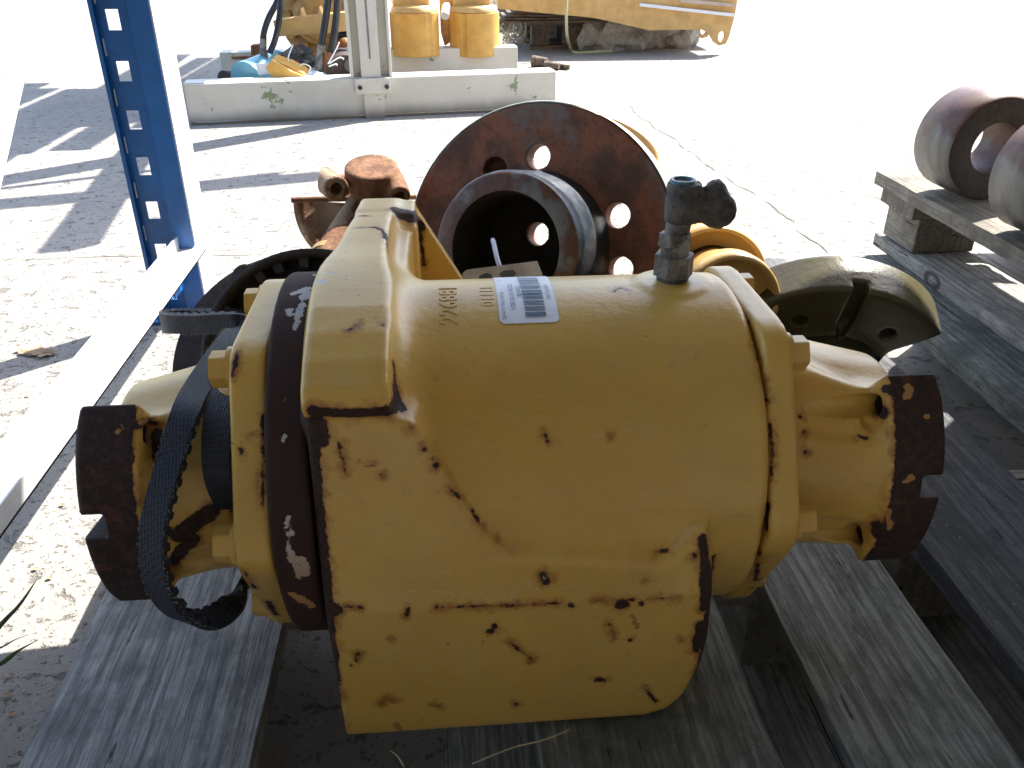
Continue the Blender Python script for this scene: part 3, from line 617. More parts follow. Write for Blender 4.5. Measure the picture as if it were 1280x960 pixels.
# numbers cast on the barrel and the printed label
def text_mesh(txt, size, extrude=0, bold=0, res=3):
    cu = bpy.data.curves.new('t', 'FONT'); cu.body = txt; cu.size = size; cu.extrude = extrude; cu.offset = bold; cu.resolution_u = res
    if extrude: cu.bevel_depth = extrude*.5
    o = bpy.data.objects.new('t', cu); COL.objects.link(o)
    dg = bpy.context.evaluated_depsgraph_get(); me = bpy.data.meshes.new_from_object(o.evaluated_get(dg))
    bpy.data.objects.remove(o); return me
def wrap(me, name, mat, X0, a0, lift, R0=.113, parent=None):
    # text x runs up and back over the barrel, text y runs towards -X
    for v in me.vertices:
        a = a0+v.co.x/R0; rr = R0+lift+v.co.z
        v.co = Vector((X0-v.co.y, CY-rr*math.cos(a), CZ+rr*math.sin(a)))-Vector(unit.location)
    me.materials.clear(); me.materials.append(mat)
    o = bpy.data.objects.new(name, me); COL.objects.link(o); o.parent = parent or unit
    if parent: 
        for v in me.vertices: v.co -= Vector(parent.location)
    return o
def subdiv(me, cuts=2):
    bm = bmesh.new(); bm.from_mesh(me); bmesh.ops.triangulate(bm, faces=bm.faces); bm.to_mesh(me); bm.free(); return me
# boss fitting, label
_f = [camo.matrix_basis.to_3x3() @ Vector(v) for v in ((1, 0, 0), (0, 1, 0), (0, 0, -1))]
CAMP = Vector((0, 0, .6))
def atz(px, py, zc): return CAMP + (_f[2]+_f[0]*((px-640)/1050)-_f[1]*((py-480)/1050))*zc
def aty(px, py, y):
    d = _f[2]+_f[0]*((px-640)/1050)-_f[1]*((py-480)/1050); return CAMP+d*(y/d.y)
def wt(txt, size, X0, a0, lift, extrude, name, mat, parent=None):
    me = text_mesh(txt, size, extrude)
    bm = bmesh.new(); bm.from_mesh(me); bmesh.ops.triangulate(bm, faces=bm.faces); bm.to_mesh(me); bm.free()
    o = wrap(me, name, mat, X0, R(a0), lift)
    return o
o = wt('226881', .0158, .0042, 71, -.0003, .0006, 'cast_number', M['paint']); flat_attr(o)
o = wt('01111', .0115, .0272, 79.5, -.0004, .0005, 'cast_number', M['paint']); flat_attr(o)
me = text_mesh('K3', .0105, .0004); nn_ = Vector((-.22, -.93, .29)).normalized(); ux = Vector((.05, .28, 1)); ux = (ux-nn_*ux.dot(nn_)).normalized(); uy = nn_.cross(ux)
for v in me.vertices: v.co = Vector((.2275, .4172, .3045))+ux*v.co.x+uy*v.co.y+nn_*(v.co.z+.0002)-Vector(unit.location)
me.materials.clear(); me.materials.append(M['paint']); o = bpy.data.objects.new('cast_mark', me); COL.objects.link(o); o.parent = unit; flat_attr(o)
# label sheet
V = []; F = []; nx, na = 16, 30; x0, x1, a0, a1 = .0294, .0655, R(70.4), R(112)
for j in range(na+1):
    for i in range(nx+1):
        u = i/nx; w = j/na; ww = min(w, 1-w)*(a1-a0)*.113; cr = .0022
        ins = cr-math.sqrt(max(0, cr*cr-(cr-ww)**2)) if ww < cr else 0
        x = x0+ins+(x1-x0-2*ins)*u+.0012*(w-.5)*(0)
        a = a0+(a1-a0)*w; r = .11345+.00015*mnoise.noise(Vector((x*300, a*30, 0)))
        V.append((x, CY-r*math.cos(a), CZ+r*math.sin(a)))
for j in range(na):
    for i in range(nx): q = j*(nx+1)+i; F.append((q, q+1, q+nx+2, q+nx+1))
g = G(); g.add(V, F, True); lab = g.build('barcode_label', M['paper'], unit)
lab['label'] = 'white barcode label stuck on the yellow barrel'
def sub(o):            # make a print object a sub-part of the label
    o.parent = lab
for txt, s, X0, a in (('CERVETTI TRACTOR SRL', .0029, .0335, 71.6), ('VOE12610110CDLS', .0043, .0400, 76.5), ('BEARING', .0041, .0446, 84), ('VOE12610110', .0036, .0628, 82), ('81', .003, .0335, 99)):
    sub(wt(txt, s, X0, a, .0010, 0, 'printed_text', M['ink']))
g = G(); a = 73.2; rb = random.Random(3); pat = [2.2, .9, .8, .7, 1.4, .7, .8, .9, 1.6, .9, 1.0, 1.1, 1.9, .9, 3.6, 1.0, .8, 1.0, 1.7, .9, .7, .8, 1.2, .8, .8, .9, 1.8, .8, .9, 1.0, 1.2, .9, .7, .7, 1.1, .8]
for i, w in enumerate(pat):
    w *= .78
    if i % 2 == 0:
        P = []
        for k in range(3):
            aa = R(a+w*k/2)
            for x in (.0452, .0580): P.append((x, CY-.11412*math.cos(aa), CZ+.11412*math.sin(aa)))
        g.add(P, [(0, 1, 3, 2), (2, 3, 5, 4)], True)
    a += w
sub(g.build('barcode', M['ink'], unit))
# breather fitting
fx, fy, fz = .1455, .506, .3965
fit = G(); fit.cyl((fx, fy, fz-.002), (fx, fy, fz+.0012), .0135, n=32).build('seal_ring', M['lip_blue'], unit, .0004)
g = G(); g.cyl((fx, fy, fz), (fx, fy, fz+.006), .0098, n=28)
for k in range(3): g.cyl((fx, fy, fz+.0015+k*.0015), (fx, fy, fz+.0022+k*.0015), .0104, n=28)
g.cyl((fx, fy, fz+.005), (fx, fy, fz+.019), .0132, .0130, n=6, smooth=False); g.cyl((fx, fy, fz+.019), (fx, fy, fz+.031), .0092, .0090, n=24)
g.cyl((fx-.001, fy-.001, fz+.025), (fx-.001, fy, fz+.033), .0108, .0104, n=6, smooth=False); g.cyl((fx, fy, fz+.031), (fx+.001, fy, fz+.042), .0078, n=24)
fitting = g.build('hose_fitting', M['fitting'], unit, .0007)
fitting['label'] = 'grimy hexagonal hose fitting on top of the barrel'
axf = grid(((-.022, .036), (-.02, .02), (-.014, .024)), .0011); x, y, z = axf
r = np.sqrt(x*x+y*y); F_ = smax(r-.0108, np.abs(z-.003)-.0125, .002)
r2 = np.sqrt((y+.001)**2+(z-.001)**2)
F_ = smin(F_, smax(r2-.0088+0*x, np.abs(x-.012)-.014, .003), .004)
F_ = smin(F_, np.sqrt((x-.022)**2+(y+.003)**2+(z+.002)**2)-.0115, .004)
F_ = smin(F_, np.sqrt((x-.020)**2+(y)**2+(z-.010)**2)-.0065, .004)
F_ = F_+.0006*np.sin(x*900+3*np.sin(z*700))*np.sin(y*800+1)*np.sin(z*950+2*np.sin(x*500))
F_ = smax(F_, -(np.sqrt((x-.0255)**2+(y+.014)**2+(z+.002)**2)-.006), .002)
mesh_sdf('elbow', F_, axf, .0011, M['grime'], fitting, Matrix.Translation((fx+.002, fy, fz+.050)))
g = G(); g.lathe([(.0058, 0), (.0085, 0), (.0088, .003), (.0080, .006), (.0060, .006), (.0056, -.006), (.0, -.006)], 28, Matrix.Translation((fx+.001, fy+.001, fz+.061)))
g.build('cap', M['cap_blue'], fitting)
# torn grease rags of plastic round the elbow
for k in range(7):
    q = 1.4*k; p = Vector((fx+.002+.010*math.cos(q), fy+.010*math.sin(q)-.002, fz+.058)); 
    G().cyl(p, p+Vector((random.uniform(-.004, .002), random.uniform(-.003, .003), random.uniform(.002, .005))), .0022, .0003, n=5).build('torn_plastic', M['grime'], fitting)

# ================================================================ TOOTHED BELT round the left yoke
belt = thing('toothed_belt', tuple(atz(240, 600, .52)), 'navy black toothed rubber belt with frayed edges looped round the left yoke', 'belt')
cp = [(290, 420, .59, (1, -.2, -.3)), (250, 478, .515, (1, -.3, -.3)), (230, 518, .478, (1, -.3, -.2)), (213, 570, .472, (1, -.35, -.15)), (190, 660, .466, (1, -.35, 0)), (194, 730, .466, (.95, -.35, .25)), (222, 772, .476, (.6, -.5, .45)),
      (262, 778, .50, (.1, -.85, .35)), (302, 745, .545, (-.05, -.9, .3)), (322, 695, .560, (-.2, -.8, .1)), (296, 650, .515, (-.9, -.2, 0)), (273, 600, .482, (-1, -.05, 0)), (270, 540, .484, (-1, 0, .1)), (278, 475, .525, (-1, 0, .3)),
      (300, 425, .60, (-.8, .2, .5)), (332, 404, .70, (-.1, .1, 1)), (285, 398, .735, (0, .1, 1)), (235, 398, .735, (0, .1, 1)), (204, 401, .70, (0, .05, 1)), (208, 405, .665, (0, 0, 1)), (245, 406, .645, (0, -.1, 1)), (285, 405, .63, (.3, -.15, .9)), (302, 408, .62, (.8, -.1, .4))]
C_ = spline([atz(a, b, c) for a, b, c, d in cp], 36, True); Wd = spline([Vector(d) for *_, d in cp], 36, True)
n = len(C_); V = []; F = []; hw = .0079; fr = []; L = 0; 
for i in range(n):
    t = (C_[(i+1) % n]-C_[i-1]).normalized(); w = Wd[i]; w = (w-t*w.dot(t)).normalized(); nn = t.cross(w)
    L += (C_[i]-C_[i-1]).length; ph = (L/.0095) % 1; tooth = .0030 if ph < .55 else .0002
    V += [tuple(C_[i]+w*hw+nn*0), tuple(C_[i]-w*hw+nn*0), tuple(C_[i]-w*hw-nn*(.0034+tooth)), tuple(C_[i]+w*hw-nn*(.0034+tooth)), tuple(C_[i]+w*hw*.96+nn*.0006), tuple(C_[i]-w*hw*.96+nn*.0006)]
    fr.append((C_[i], w, nn, t))
order = (0, 4, 5, 1, 2, 3)
for i in range(n):
    j = (i+1) % n
    for q in range(6): a_, b_ = order[q], order[(q+1) % 6]; F.append((i*6+a_, i*6+b_, j*6+b_, j*6+a_))
G().add(V, F, False).build('belt_band', M['belt'], belt)
g = G(); rf = random.Random(5)
for i in range(0, n):
    for s in (1, -1):
        dense = 3 if (i > 14*36 or i < 40) else 1
        for q in range(dense*2):
            if rf.random() < .55:
                c, w, nn, t = fr[i]; p = c+w*hw*s*.99+t*rf.uniform(-.001, .001)+nn*rf.uniform(-.002, .0006)
                d = w*s*rf.uniform(.0002, .0011 if dense == 1 else .0022)+t*rf.uniform(-.0016, .0016)+nn*rf.uniform(-.0005, .0008)
                o2 = t*.00012+nn*.00008; e = p+d
                g.add([p-o2, p+o2, e+o2, e-o2], [(0, 1, 2, 3)])
g.build('frayed_thread', M['white_thread'], belt, kind='stuff')

# ================================================================ BIG RUSTY WHEEL HUB
hc = atz(668, 312, .93); hn = (CAMP-hc).normalized()+_f[0]*(-.37)+_f[1]*(.0); hn.normalize()
hub = thing('wheel_hub', (hc.x, hc.y, .146), 'big rusty wheel hub disc with bolt holes and tube, behind the yellow housing', 'wheel hub')
HT = frame(hc, hn, _f[0])
axh = grid(((-.166, .166), (-.166, .166), (-.030, .006)), .002); x, y, z = axh; r = np.sqrt(x*x+y*y)
F_ = ext(r-.157, z, -.026, 0, .002)
for a in (21, -12, -45, 88, 118, 150, 183, 216, 249, 282): F_ = np.maximum(F_, np.minimum(.0135-np.sqrt((x-.1*math.cos(R(a)))**2+(y-.1*math.sin(R(a)))**2)+0*z, (z+.020 if a in (118, 150, 183) else 1)+0*x+0*y))
for q in ((.004, .017),): F_ = np.maximum(F_, .0125-np.sqrt((x-q[0])**2+(y-q[1])**2)+0*z)
mesh_sdf('flange_disc', F_, axh, .002, M['hub_rust'], hub, HT)
axb = grid(((-.062, .062), (-.062, .062), (-.004, .004)), .0018); x, y, z = axb; r = np.sqrt(x*x+y*y)
F_ = np.maximum(ext(r-.0585, z, .0008, .0024), .0128-np.sqrt((x-.004)**2+(y-.017)**2)+0*z)
mesh_sdf('bore_floor', F_, axb, .0018, M['bore'], hub, HT)
o = G().lathe([(.1590, -.027), (.1590, -.002), (.1578, -.0005)], 96, HT).build('machined_rim', M['galv_green'], hub)
G().lathe([(.086, 0), (.083, .008), (.0822, .044), (.0800, .050), (.0795, .080), (.077, .086)], 80, HT).build('tube', M['lip_blue'], hub)
G().lathe([(.077, .086), (.074, .088), (.0585, .088)], 80, HT).build('tube_lip', M['lip'], hub)
G().lathe([(.0585, .088), (.057, .084), (.057, .0005)], 80, HT).build('tube_bore', M['bore'], hub)
# cardboard tag hung by a pale plastic tie, in front of the tube
tag = thing('hanging_tag', tuple(atz(625, 345, .70)), 'grimy card tag on a pale plastic tie lying against the hub tube', 'tag')
a, b = atz(578, 349, .70), atz(678, 336, .735); dirx = (b-a).normalized(); upv = Vector((0, .55, .45)).normalized(); nz = dirx.cross(upv).normalized()
TT = Matrix.Translation(a) @ Matrix(((dirx.x, upv.x, nz.x, 0), (dirx.y, upv.y, nz.y, 0), (dirx.z, upv.z, nz.z, 0), (0, 0, 0, 1)))
L = (b-a).length
g = G(); g.prism([(0.002, -.012), (L-.002, -.012), (L, -.009), (L-.005, .008), (.004, .008), (0, .005)], 0, .0012, TT); g.build('card', M['card'], tag, .0003)
for q in (.022, .043):
    V = []; 
    for k in range(9): an = k*.7; V.append((q+.008*math.cos(an)*random.uniform(.6, 1.2), -.002+.006*math.sin(an)*random.uniform(.5, 1.2), 0))
    G().prism([(v[0], v[1]) for v in V], -.0003, .0016, TT).build('marker_mark', M['tag_ink'], tag)
G().tube([atz(628, 340, .725), atz(622, 325, .735), atz(617, 303, .76), atz(616, 300, .80)], .0022, 6).build('plastic_tie', M['tie'], tag)

# yellow ring flange standing behind the hub
yr_ = thing('yellow_ring', (.56, 2.25, 0), 'yellow rimmed wheel ring on the ground behind the rusty hub disc', 'ring')
T = frame((.44, 2.32, .06), (.25, -.3, .9))
G().lathe([(.150, 0), (.165, 0), (.170, .012), (.165, .024), (.150, .024), (.146, .012)], 64, T, closed=True).build('rim', M['yellow2f'], yr_)
G().lathe([(.02, .0), (.148, .0), (.148, -.03), (.02, -.03)], 64, T, closed=True).build('ring_body', M['yellow2f'], yr_)

# ================================================================ RUSTY COUPLING left behind the arm
cu = thing('rusty_coupling', tuple(atz(440, 320, 1.02)), 'orange rusted shaft coupling with two bolt ears and a curved cup, behind the arm', 'shaft coupling')
CT = frame(atz(456, 262, 1.0), (0, -.25, .97), _f[0])     # local z up, x right, y away
hh = .0019; axc = grid(((-.045, .085), (-.06, .06), (-.02, .080)), hh); x, y, z = axc
r = np.sqrt((x-.011)**2+y*y)
F_ = smax(r-.0255, np.abs(z-.012)-.026, .002); F_ = smax(F_, -(ext(np.sqrt((x-.026)**2+y*y)-.0262, z, .018, .0195)+0), .0005) if False else F_
body2 = smax(np.sqrt((x-.013)**2+y*y)-.031, np.abs(z-.044)-.014, .006)
F_ = smin(F_, body2, .003)
def capd(px, py, pz, ax_, ay_, az_, r0, L0):
    n_ = math.sqrt(ax_*ax_+ay_*ay_+az_*az_); ax_, ay_, az_ = ax_/n_, ay_/n_, az_/n_
    t_ = (x-px)*ax_+(y-py)*ay_+(z-pz)*az_; rr_ = np.sqrt(np.maximum((x-px)**2+(y-py)**2+(z-pz)**2-t_*t_, 0))
    return smax(rr_-r0, np.abs(t_-L0/2)-L0/2, .0025), rr_, t_
earL, rL, tL = capd(-.021, -.040, .050, -.48, .84, -.22, .0145, .050)
earR, rR, tR = capd(.048, -.034, .038, -.30, .94, .10, .0125, .034)
F_ = smin(F_, earL, .008); F_ = smin(F_, earR, .006)
F_ = np.maximum(F_, np.minimum(.0068-rL, .016-np.abs(tL))); F_ = np.maximum(F_, np.minimum(.0064-rR, .014-np.abs(tR)))
mesh_sdf('flange_yoke', F_, axc, hh, M['rust_orange'], cu, CT)
G().lathe([(.0262, .0), (.0268, .004), (.0262, .008)], 40, CT @ Matrix.Translation((.011, 0, .004))).build('collar', M['rust_orange'], cu)
# cup: half shell seen from its hollow side with a flat top edge
cc = atz(432, 254, .99); CT2 = frame(cc, (-.35, -.75, .25), (1, 0, 0))
G().lathe([(.072, -.02), (.072, .0), (.064, .002), (.058, -.004), (.050, -.018), (.02, -.022), (.0, -.022), (0, -.035), (.068, -.032)], 40, CT2, closed=True, a0=R(175), a1=R(365)).build('cup', M['rust_orange'], cu)
G().cyl(atz(462, 258, 1.0), atz(414, 338, .93), .026, .027, n=36).build('shaft', M['rust_orange'], cu)
G().cyl(atz(420, 325, .945), atz(417, 331, .94), .029, .029, n=36).build('shaft_ring', M['yellow2f'], cu)
ed = G(); p0, p1 = atz(364, 250, .99), atz(520, 246, 1.01); dx = (p1-p0).normalized(); ed.cyl(p0, p1, .0035, n=8); ed.build('top_edge', M['rust_orange'], cu)
G().lathe([(.013, 0), (.019, 0), (.019, .02), (.013, .02)], 20, frame(atz(414, 240, 1.02), (.8, -.4, .2)), closed=True, a0=R(-30), a1=R(150)).build('lug', M['rust_orange'], cu)

# ================================================================ BLACK BRAKE DRUM left behind the cover
bd = thing('brake_drum', tuple(atz(360, 420, .78)), 'black iron brake drum with a round pin, tucked behind the left cover', 'brake drum')
bc = atz(398, 445, .765); BT = frame(bc, (CAMP-bc).normalized()+Vector((-.12, .0, -.10)), _f[0])
G().lathe([(.092, .030), (.096, .030), (.097, -.015), (.060, -.020), (.060, -.010), (.0885, -.006), (.0885, .026)], 72, BT, closed=True).build('drum', M['black_iron'], bd)
for a in (60, 75, 95, 110, 122, 150):
    G().box(.080, .0895, -.004, .004, -.006, .024, BT @ Matrix.Rotation(R(a), 4, 'Z')).build('rib', M['black_iron'], bd, .001)
G().lathe([(.0, -.012), (.118, -.012), (.120, -.022), (.0, -.024)], 72, frame(atz(372, 468, .80), (CAMP-bc).normalized()+Vector((-.1, 0, .1)), _f[0])).build('back_plate', M['steel_brown'], bd)
pp = atz(303, 345, .735); pq = atz(336, 366, .775)
G().cyl(pp, pq, .0112, .0118, n=28).cyl(pp+(pp-pq).normalized()*.0015, pp, .0095, .0105, n=28).build('pin', M['steel_brown'], bd, .0008)
G().box(-.008, .012, -.035, -.004, -.006, .006, frame(atz(312, 362, .76), (0, -1, 0))).build('lug', M['steel_brown'], bd, .002)

# ================================================================ YELLOW STEPPED DRUM and OLIVE YOKE at right
dr = thing('stepped_cylinder', tuple(atz(890, 380, .92)), 'yellow stepped hollow cylinder lying between the hose fitting and the olive yoke', 'cylinder')
dc = atz(915, 380, .86); db = atz(890, 354, .93); dz = (dc-db).normalized(); DT = frame(dc, dz, (1, 0, 0)); DB = frame(db, dz, (1, 0, 0))
G().lathe([(0, -.018), (.043, -.018), (.045, -.002), (.0475, .0), (.0505, -.002), (.0515, -.012), (.0505, -.030), (.042, -.036), (.040, -.075)], 72, DT).build('body', M['yellow2f'], dr)
G().lathe([(.040, -.012), (.056, -.010), (.0585, .0), (.0615, -.001), (.0635, -.008), (.064, -.016), (.0625, -.018), (.0635, -.021), (.0625, -.024), (.0635, -.027), (.062, -.032), (.052, -.036), (.052, -.06), (0, -.06)], 80, DB).build('outer_rim', M['yellow2f'], dr)

oy = thing('olive_yoke', tuple(atz(1062, 480, .86)), 'dark olive drive yoke with two bolt holes and key slot, beside the pallet stack', 'drive yoke')
F_, axo = wing_yoke(.002, .092, .072, .057, .127, 50, .050)
OT = frame(atz(1026, 466, .93), Vector((-.22, -.85, -.34)), Vector((.10, 0, 1)))
OT = OT @ Matrix.Identity(4)
mesh_sdf('yoke_body', F_, axo, .002, M['olive'], oy, OT)
G().cyl(OT @ Vector((0, 0, -.01)), OT @ Vector((0, 0, .012)), .060, .058, n=56).build('bearing_cap', M['olive_f'], oy, .0015)

# ================================================================ STEEL RINGS on the upper pallet
def roller(px, py, zc, label, r=.0705, ri=.034, w=.082, rot=0):
    c = atz(px, py, zc); zdir = Vector((.05+rot, -1, 0)).normalized(); t = thing('steel_roller', (c.x, c.y, .27), label, 'steel roller', 'thick hollow steel rollers on the upper pallet')
    c.z = .270+r; T = frame(c, zdir, (0, 0, 1))
    G().lathe([(r-.004, 0), (r, -.004), (r*1.01, -w*.5), (r, -w+.004), (r-.004, -w)], 72, T).build('outer_wall', M['roller'], t)
    G().lathe([(ri, -.003), (ri+.002, 0), (r-.004, 0)], 72, T).build('front_face', M['ring_face'], t)
    G().lathe([(ri, -w), (r-.004, -w)], 72, T).build('rear_face', M['ring_face'], t)
    G().lathe([(ri, -.003), (ri, -w)], 72, T).build('inner_wall', M['steel_ring'], t)
    return t
roller(1246, 186, 1.121, 'worn grey steel roller at the far corner of the upper pallet')
roller(1362, 246, .962, 'nearer steel roller cut off by the right edge of the photo', rot=.1)
roller(1420, 150, 1.22, 'third steel roller, behind the other two on the upper pallet', rot=.1)
tp = thing('plastic_sheet', tuple(atz(1225, 215, 1.42)), 'crumpled blue plastic sheet seen through the far steel roller', 'plastic sheet')
V = []; F = []
for j in range(9):
    for i in range(9):
        u, w = i/8, j/8; V.append((.74+.12*u, 1.12+.08*w-.03*u, .270+.05*math.sin(u*3.1)*math.sin(w*3.1)+.012*mnoise.noise(Vector((u*5, w*5, 1)))+.012))
for j in range(8):
    for i in range(8): q = j*9+i; F.append((q, q+1, q+10, q+9))
o = G().add(V, F, False).build('sheet', M['tarp'], tp); md = o.modifiers.new('s', 'SOLIDIFY'); md.thickness = .001

# ================================================================ BLUE PALLET RACK
rk = thing('pallet_rack', (-.47, 1.4, 0), 'blue pallet rack with slotted upright and white galvanised braces, sheltering the housing', 'storage rack')
def upright(yf, sgn, top):          # yf: y of the perforated face; sgn +1 body behind it
    y0, y1 = (yf, yf+.0025)
    g = G(); zs = [.008]; zh = .1174-.0725
    x0, x1, hx0, hx1 = -.509, -.4575, -.4935, -.4745
    holes = []
    k = 0
    while zh < top-.08: holes.append(zh); zh += .0725
    z = .0
    for q in holes:
        g.box(x0, x1, y0, y1, z, q-.0145); g.box(x0, hx0, y0, y1, q-.0145, q+.0145); g.box(hx1, x1, y0, y1, q-.0145, q+.0145); z = q+.0145
    g.box(x0, x1, y0, y1, z, top)
    g.box(x0-.0025, x0, y0-.010, y1, 0, top); g.box(x0-.0025, x0+.003, y0-.0125, y0-.010, 0, top)
    g.box(x1, x1+.003, y0-.008, y1, 0, top); g.box(x1+.003, x1+.031, y0-.008, y0-.0055, 0, top); g.build('post', M['blue'], rk)
    return holes
holes = upright(1.40, 1, 1.9)
g = G(); z = 0        # perforated galvanised side strip
xs0, xs1 = -.4265, -.424
zz = .03
while zz < 1.88:
    g.box(xs0, xs1, 1.3945, 1.478, z, zz); g.box(xs0, xs1, 1.3945, 1.462, zz, zz+.010); g.box(xs0, xs1, 1.4655, 1.478, zz, zz+.010); z = zz+.010; zz += .036
g.box(xs0, xs1, 1.3945, 1.478, z, 1.9); g.build('perforated_side', M['galv'], rk)
for q in holes:
    G().box(-.5050, -.5035, 1.3975, 1.3998, q+.022, q+.047).build('tear_slot', M['galv'], rk)
G().box(-.545, -.40, 1.36, 1.52, 0, .006).build('foot_plate', M['blue'], rk, .001)
G().box(-.5125, -.4575, .24, .32, 0, 1.9).build('post', M['blue'], rk, .001)
def channel(p0, p1, w, d, nm='brace'):
    p0 = Vector(p0); p1 = Vector(p1); L = (p1-p0).length; T = frame(p0, p1-p0, (1, 0, 0))
    return G().box(0, w, 0, .0025, 0, L, T).box(0, .0025, .0025, d, 0, L, T).box(w-.0025, w, .0025, d, 0, L, T).build(nm, M['galv'], rk)
channel((-.4530, .30, .125), (-.4530, 1.392, .125), .046, -.022)
channel((-.4900, .32, -.06+.02), (-.4900, 1.40, .79), .033, .030)
G().box(-.456, -.452, 1.33, 1.395, .06, .12).build('gusset', M['blue'], rk, .001)
for zt in (1.30,):
    for y in (-1.2, 1.25): G().box(-.45, 2.3, y, y+.05, zt-.11, zt).build('shelf_beam', M['orange'], rk, .003)
    for i in range(10): plank(rk, -.44+.274*i, -.44+.274*i+.262, .10, 1.295, zt+.001, .022, M['wood_tan'], 500+i, 'shelf_board')
for x in (2.30,):
    for y in (.24, 1.34): G().box(x, x+.08, y, y+.08, 0, 1.9).build('post', M['blue'], rk, .001)
# ================================================================ CANTILEVER RACK in the yard
def at0(px, py, z):
    d = _f[2]+_f[0]*((px-640)/1050)-_f[1]*((py-480)/1050); return CAMP+d*((z-.6)/d.z)
cr = thing('cantilever_rack', (-.25, 3.12, 0), 'chipped cream painted steel rack foot with upright post standing in the yard', 'steel rack')
RT = Matrix.Translation((-.866, 3.05, 0)) @ Matrix.Rotation(R(8.4), 4, 'Z')
g = G(); g.box(0, 1.30, 0, .008, .012, .135, RT); g.box(0, 1.30, .008, .09, .131, .1385, RT); g.box(0, 1.30, .008, .09, 0, .008, RT); g.box(-.003, 0, 0, .09, 0, .138, RT)
g.build('foot_beam', M['white_paint'], cr, .002)
G().box(.595, .665, -.014, -.001, 0, .10, RT).build('stiffener', M['white_paint'], cr, .001)
G().box(.567, .690, -.020, -.002, .085, .137, RT).build('bolt_plate', M['white_paint'], cr, .002)
for x in (.583, .676): G().cyl(RT @ Vector((x, -.0205, .108)), RT @ Vector((x, -.027, .108)), .008, n=6, smooth=False).build('bolt', M['steel_brown'], cr)
H = 2.1
G().box(.566, .690, .03, .038, .139, H, RT).build('post_flange', M['white_paint'], cr, .001)
G().box(.592, .660, -.004, .029, .1375, H, RT).build('post_web', M['white_paint'], cr, .002)
G().box(.556, .566, -.002, .05, .139, H, RT).build('post_edge', M['white_paint'], cr, .002)
G().box(.690, .700, -.002, .05, .139, H, RT).build('post_edge', M['white_paint'], cr, .002)
G().box(.623, .629, -.0055, -.0045, .20, H, RT).build('post_seam', M['wood_tan'], cr)
RT2 = Matrix.Translation((-.93, 3.86, 0)) @ Matrix.Rotation(R(4), 4, 'Z')
g = G(); g.box(0, 1.27, 0, .008, .012, .138, RT2); g.box(0, 1.27, .008, .09, .131, .1385, RT2); g.box(1.265, 1.272, -.002, .09, 0, .1395, RT2)
g.build('foot_beam', M['white_paint'], cr, .002)
for z in (.95, 1.5):
    for (a, T_) in ((0, RT), (1, RT2)):
        G().box(.59, .66, -.80, .0, z, z+.07, T_).build('arm', M['white_paint'], cr, .003)
G().box(.56, .70, -.002, .09, .138, H, RT2).build('post', M['white_paint'], cr, .003)

# ---- machinery heaped on the rack foot
hm = thing('hub_motor', tuple(at0(395, 100, .0)), 'yellow drive motor with ringed bolt heads and black hoses, left of the cream post', 'drive motor')
mc = aty(398, 22, 3.62); MT = frame(mc, (-.15, -.96, .12))
G().lathe([(0, .03), (.075, .03), (.085, .02), (.095, .02), (.10, .0), (.155, -.002), (.158, -.06), (.12, -.10), (0, -.10)], 48, MT).build('gear_case', M['yellow_dull'], hm, .002)
for i in range(11):
    a = 2*math.pi*i/11+.2; p = MT @ Vector((.125*math.cos(a), .125*math.sin(a), -.002)); q = MT @ Vector((.125*math.cos(a), .125*math.sin(a), .018))
    G().cyl(p, q, .020, n=6, smooth=False).build('bolt_head', M['yellow_dull'], hm, .001)
bk = [aty(a, b, 3.42) for a, b in ((341, 26), (375, 21), (376, 10), (380, 21), (397, 19), (399, 8), (403, 18), (446, 14), (446, 38), (400, 42), (346, 46))]
def slab(name, pts, depth, mat, parent, bevel=.002, dirv=(0, 1, 0)):
    n = len(pts); D = Vector(dirv).normalized()*depth; V = [tuple(p) for p in pts]+[tuple(p+D) for p in pts]
    return G().add(V, [tuple(range(n-1, -1, -1)), tuple(range(n, 2*n))]+[(i, (i+1) % n, n+(i+1) % n, n+i) for i in range(n)]).build(name, mat, parent, bevel)
slab('bracket', bk, .07, M['yellow2f2'], hm)
def hose(pp, r, parent, mat='hose', nm='hose'): return G().tube([aty(*p) for p in pp], r, 10).build(nm, M[mat], parent)
hose([(350, -22, 3.5), (347, 0, 3.42), (336, 22, 3.36), (330, 40, 3.33), (329, 50, 3.33)], .011, hm)
hose([(352, -25, 3.45), (351, 0, 3.38), (348, 30, 3.36), (343, 52, 3.33), (337, 66, 3.31)], .011, hm)
hose([(411, -25, 3.35), (410, 0, 3.33), (406, 30, 3.31), (402, 57, 3.30)], .013, hm)
hose([(424, -25, 3.35), (422, 0, 3.33), (419, 35, 3.31), (413, 66, 3.30)], .013, hm)
hose([(420, 48, 3.5), (428, 43, 3.46), (438, 44, 3.44)], .012, hm)
for a, b, r in (((329, 46, 3.33), (329, 66, 3.33), .012), ((329, 64, 3.33), (334, 82, 3.31), .015), ((402, 56, 3.30), (400, 72, 3.30), .014), ((400, 72, 3.30), (399, 90, 3.28), .017), ((438, 44, 3.44), (446, 46, 3.44), .013)):
    G().cyl(aty(*a), aty(*b), r, n=10).build('hose_end', M['fitting'], hm, .001)
G().cyl(aty(411, 66, 3.30), aty(409, 92, 3.28), .016, n=10).build('copper_end', M['copper'], hm, .001)
def single(name, g, mat, label, cat, loc, bevel=0, group=None):
    o = g.build(name, mat, None, bevel, loc=loc); return tagit(o, label, cat, group)
p, q = aty(316, 90, 3.28), aty(356, 96, 3.40)
ft = thing('oil_filter', tuple(p), 'pale blue metal filter can with white paper label lying on the rack foot', 'filter')
G().cyl(aty(308, 98, 3.22), aty(345, 82, 3.42), .058, n=28).build('can', M['filter'], ft, .006)
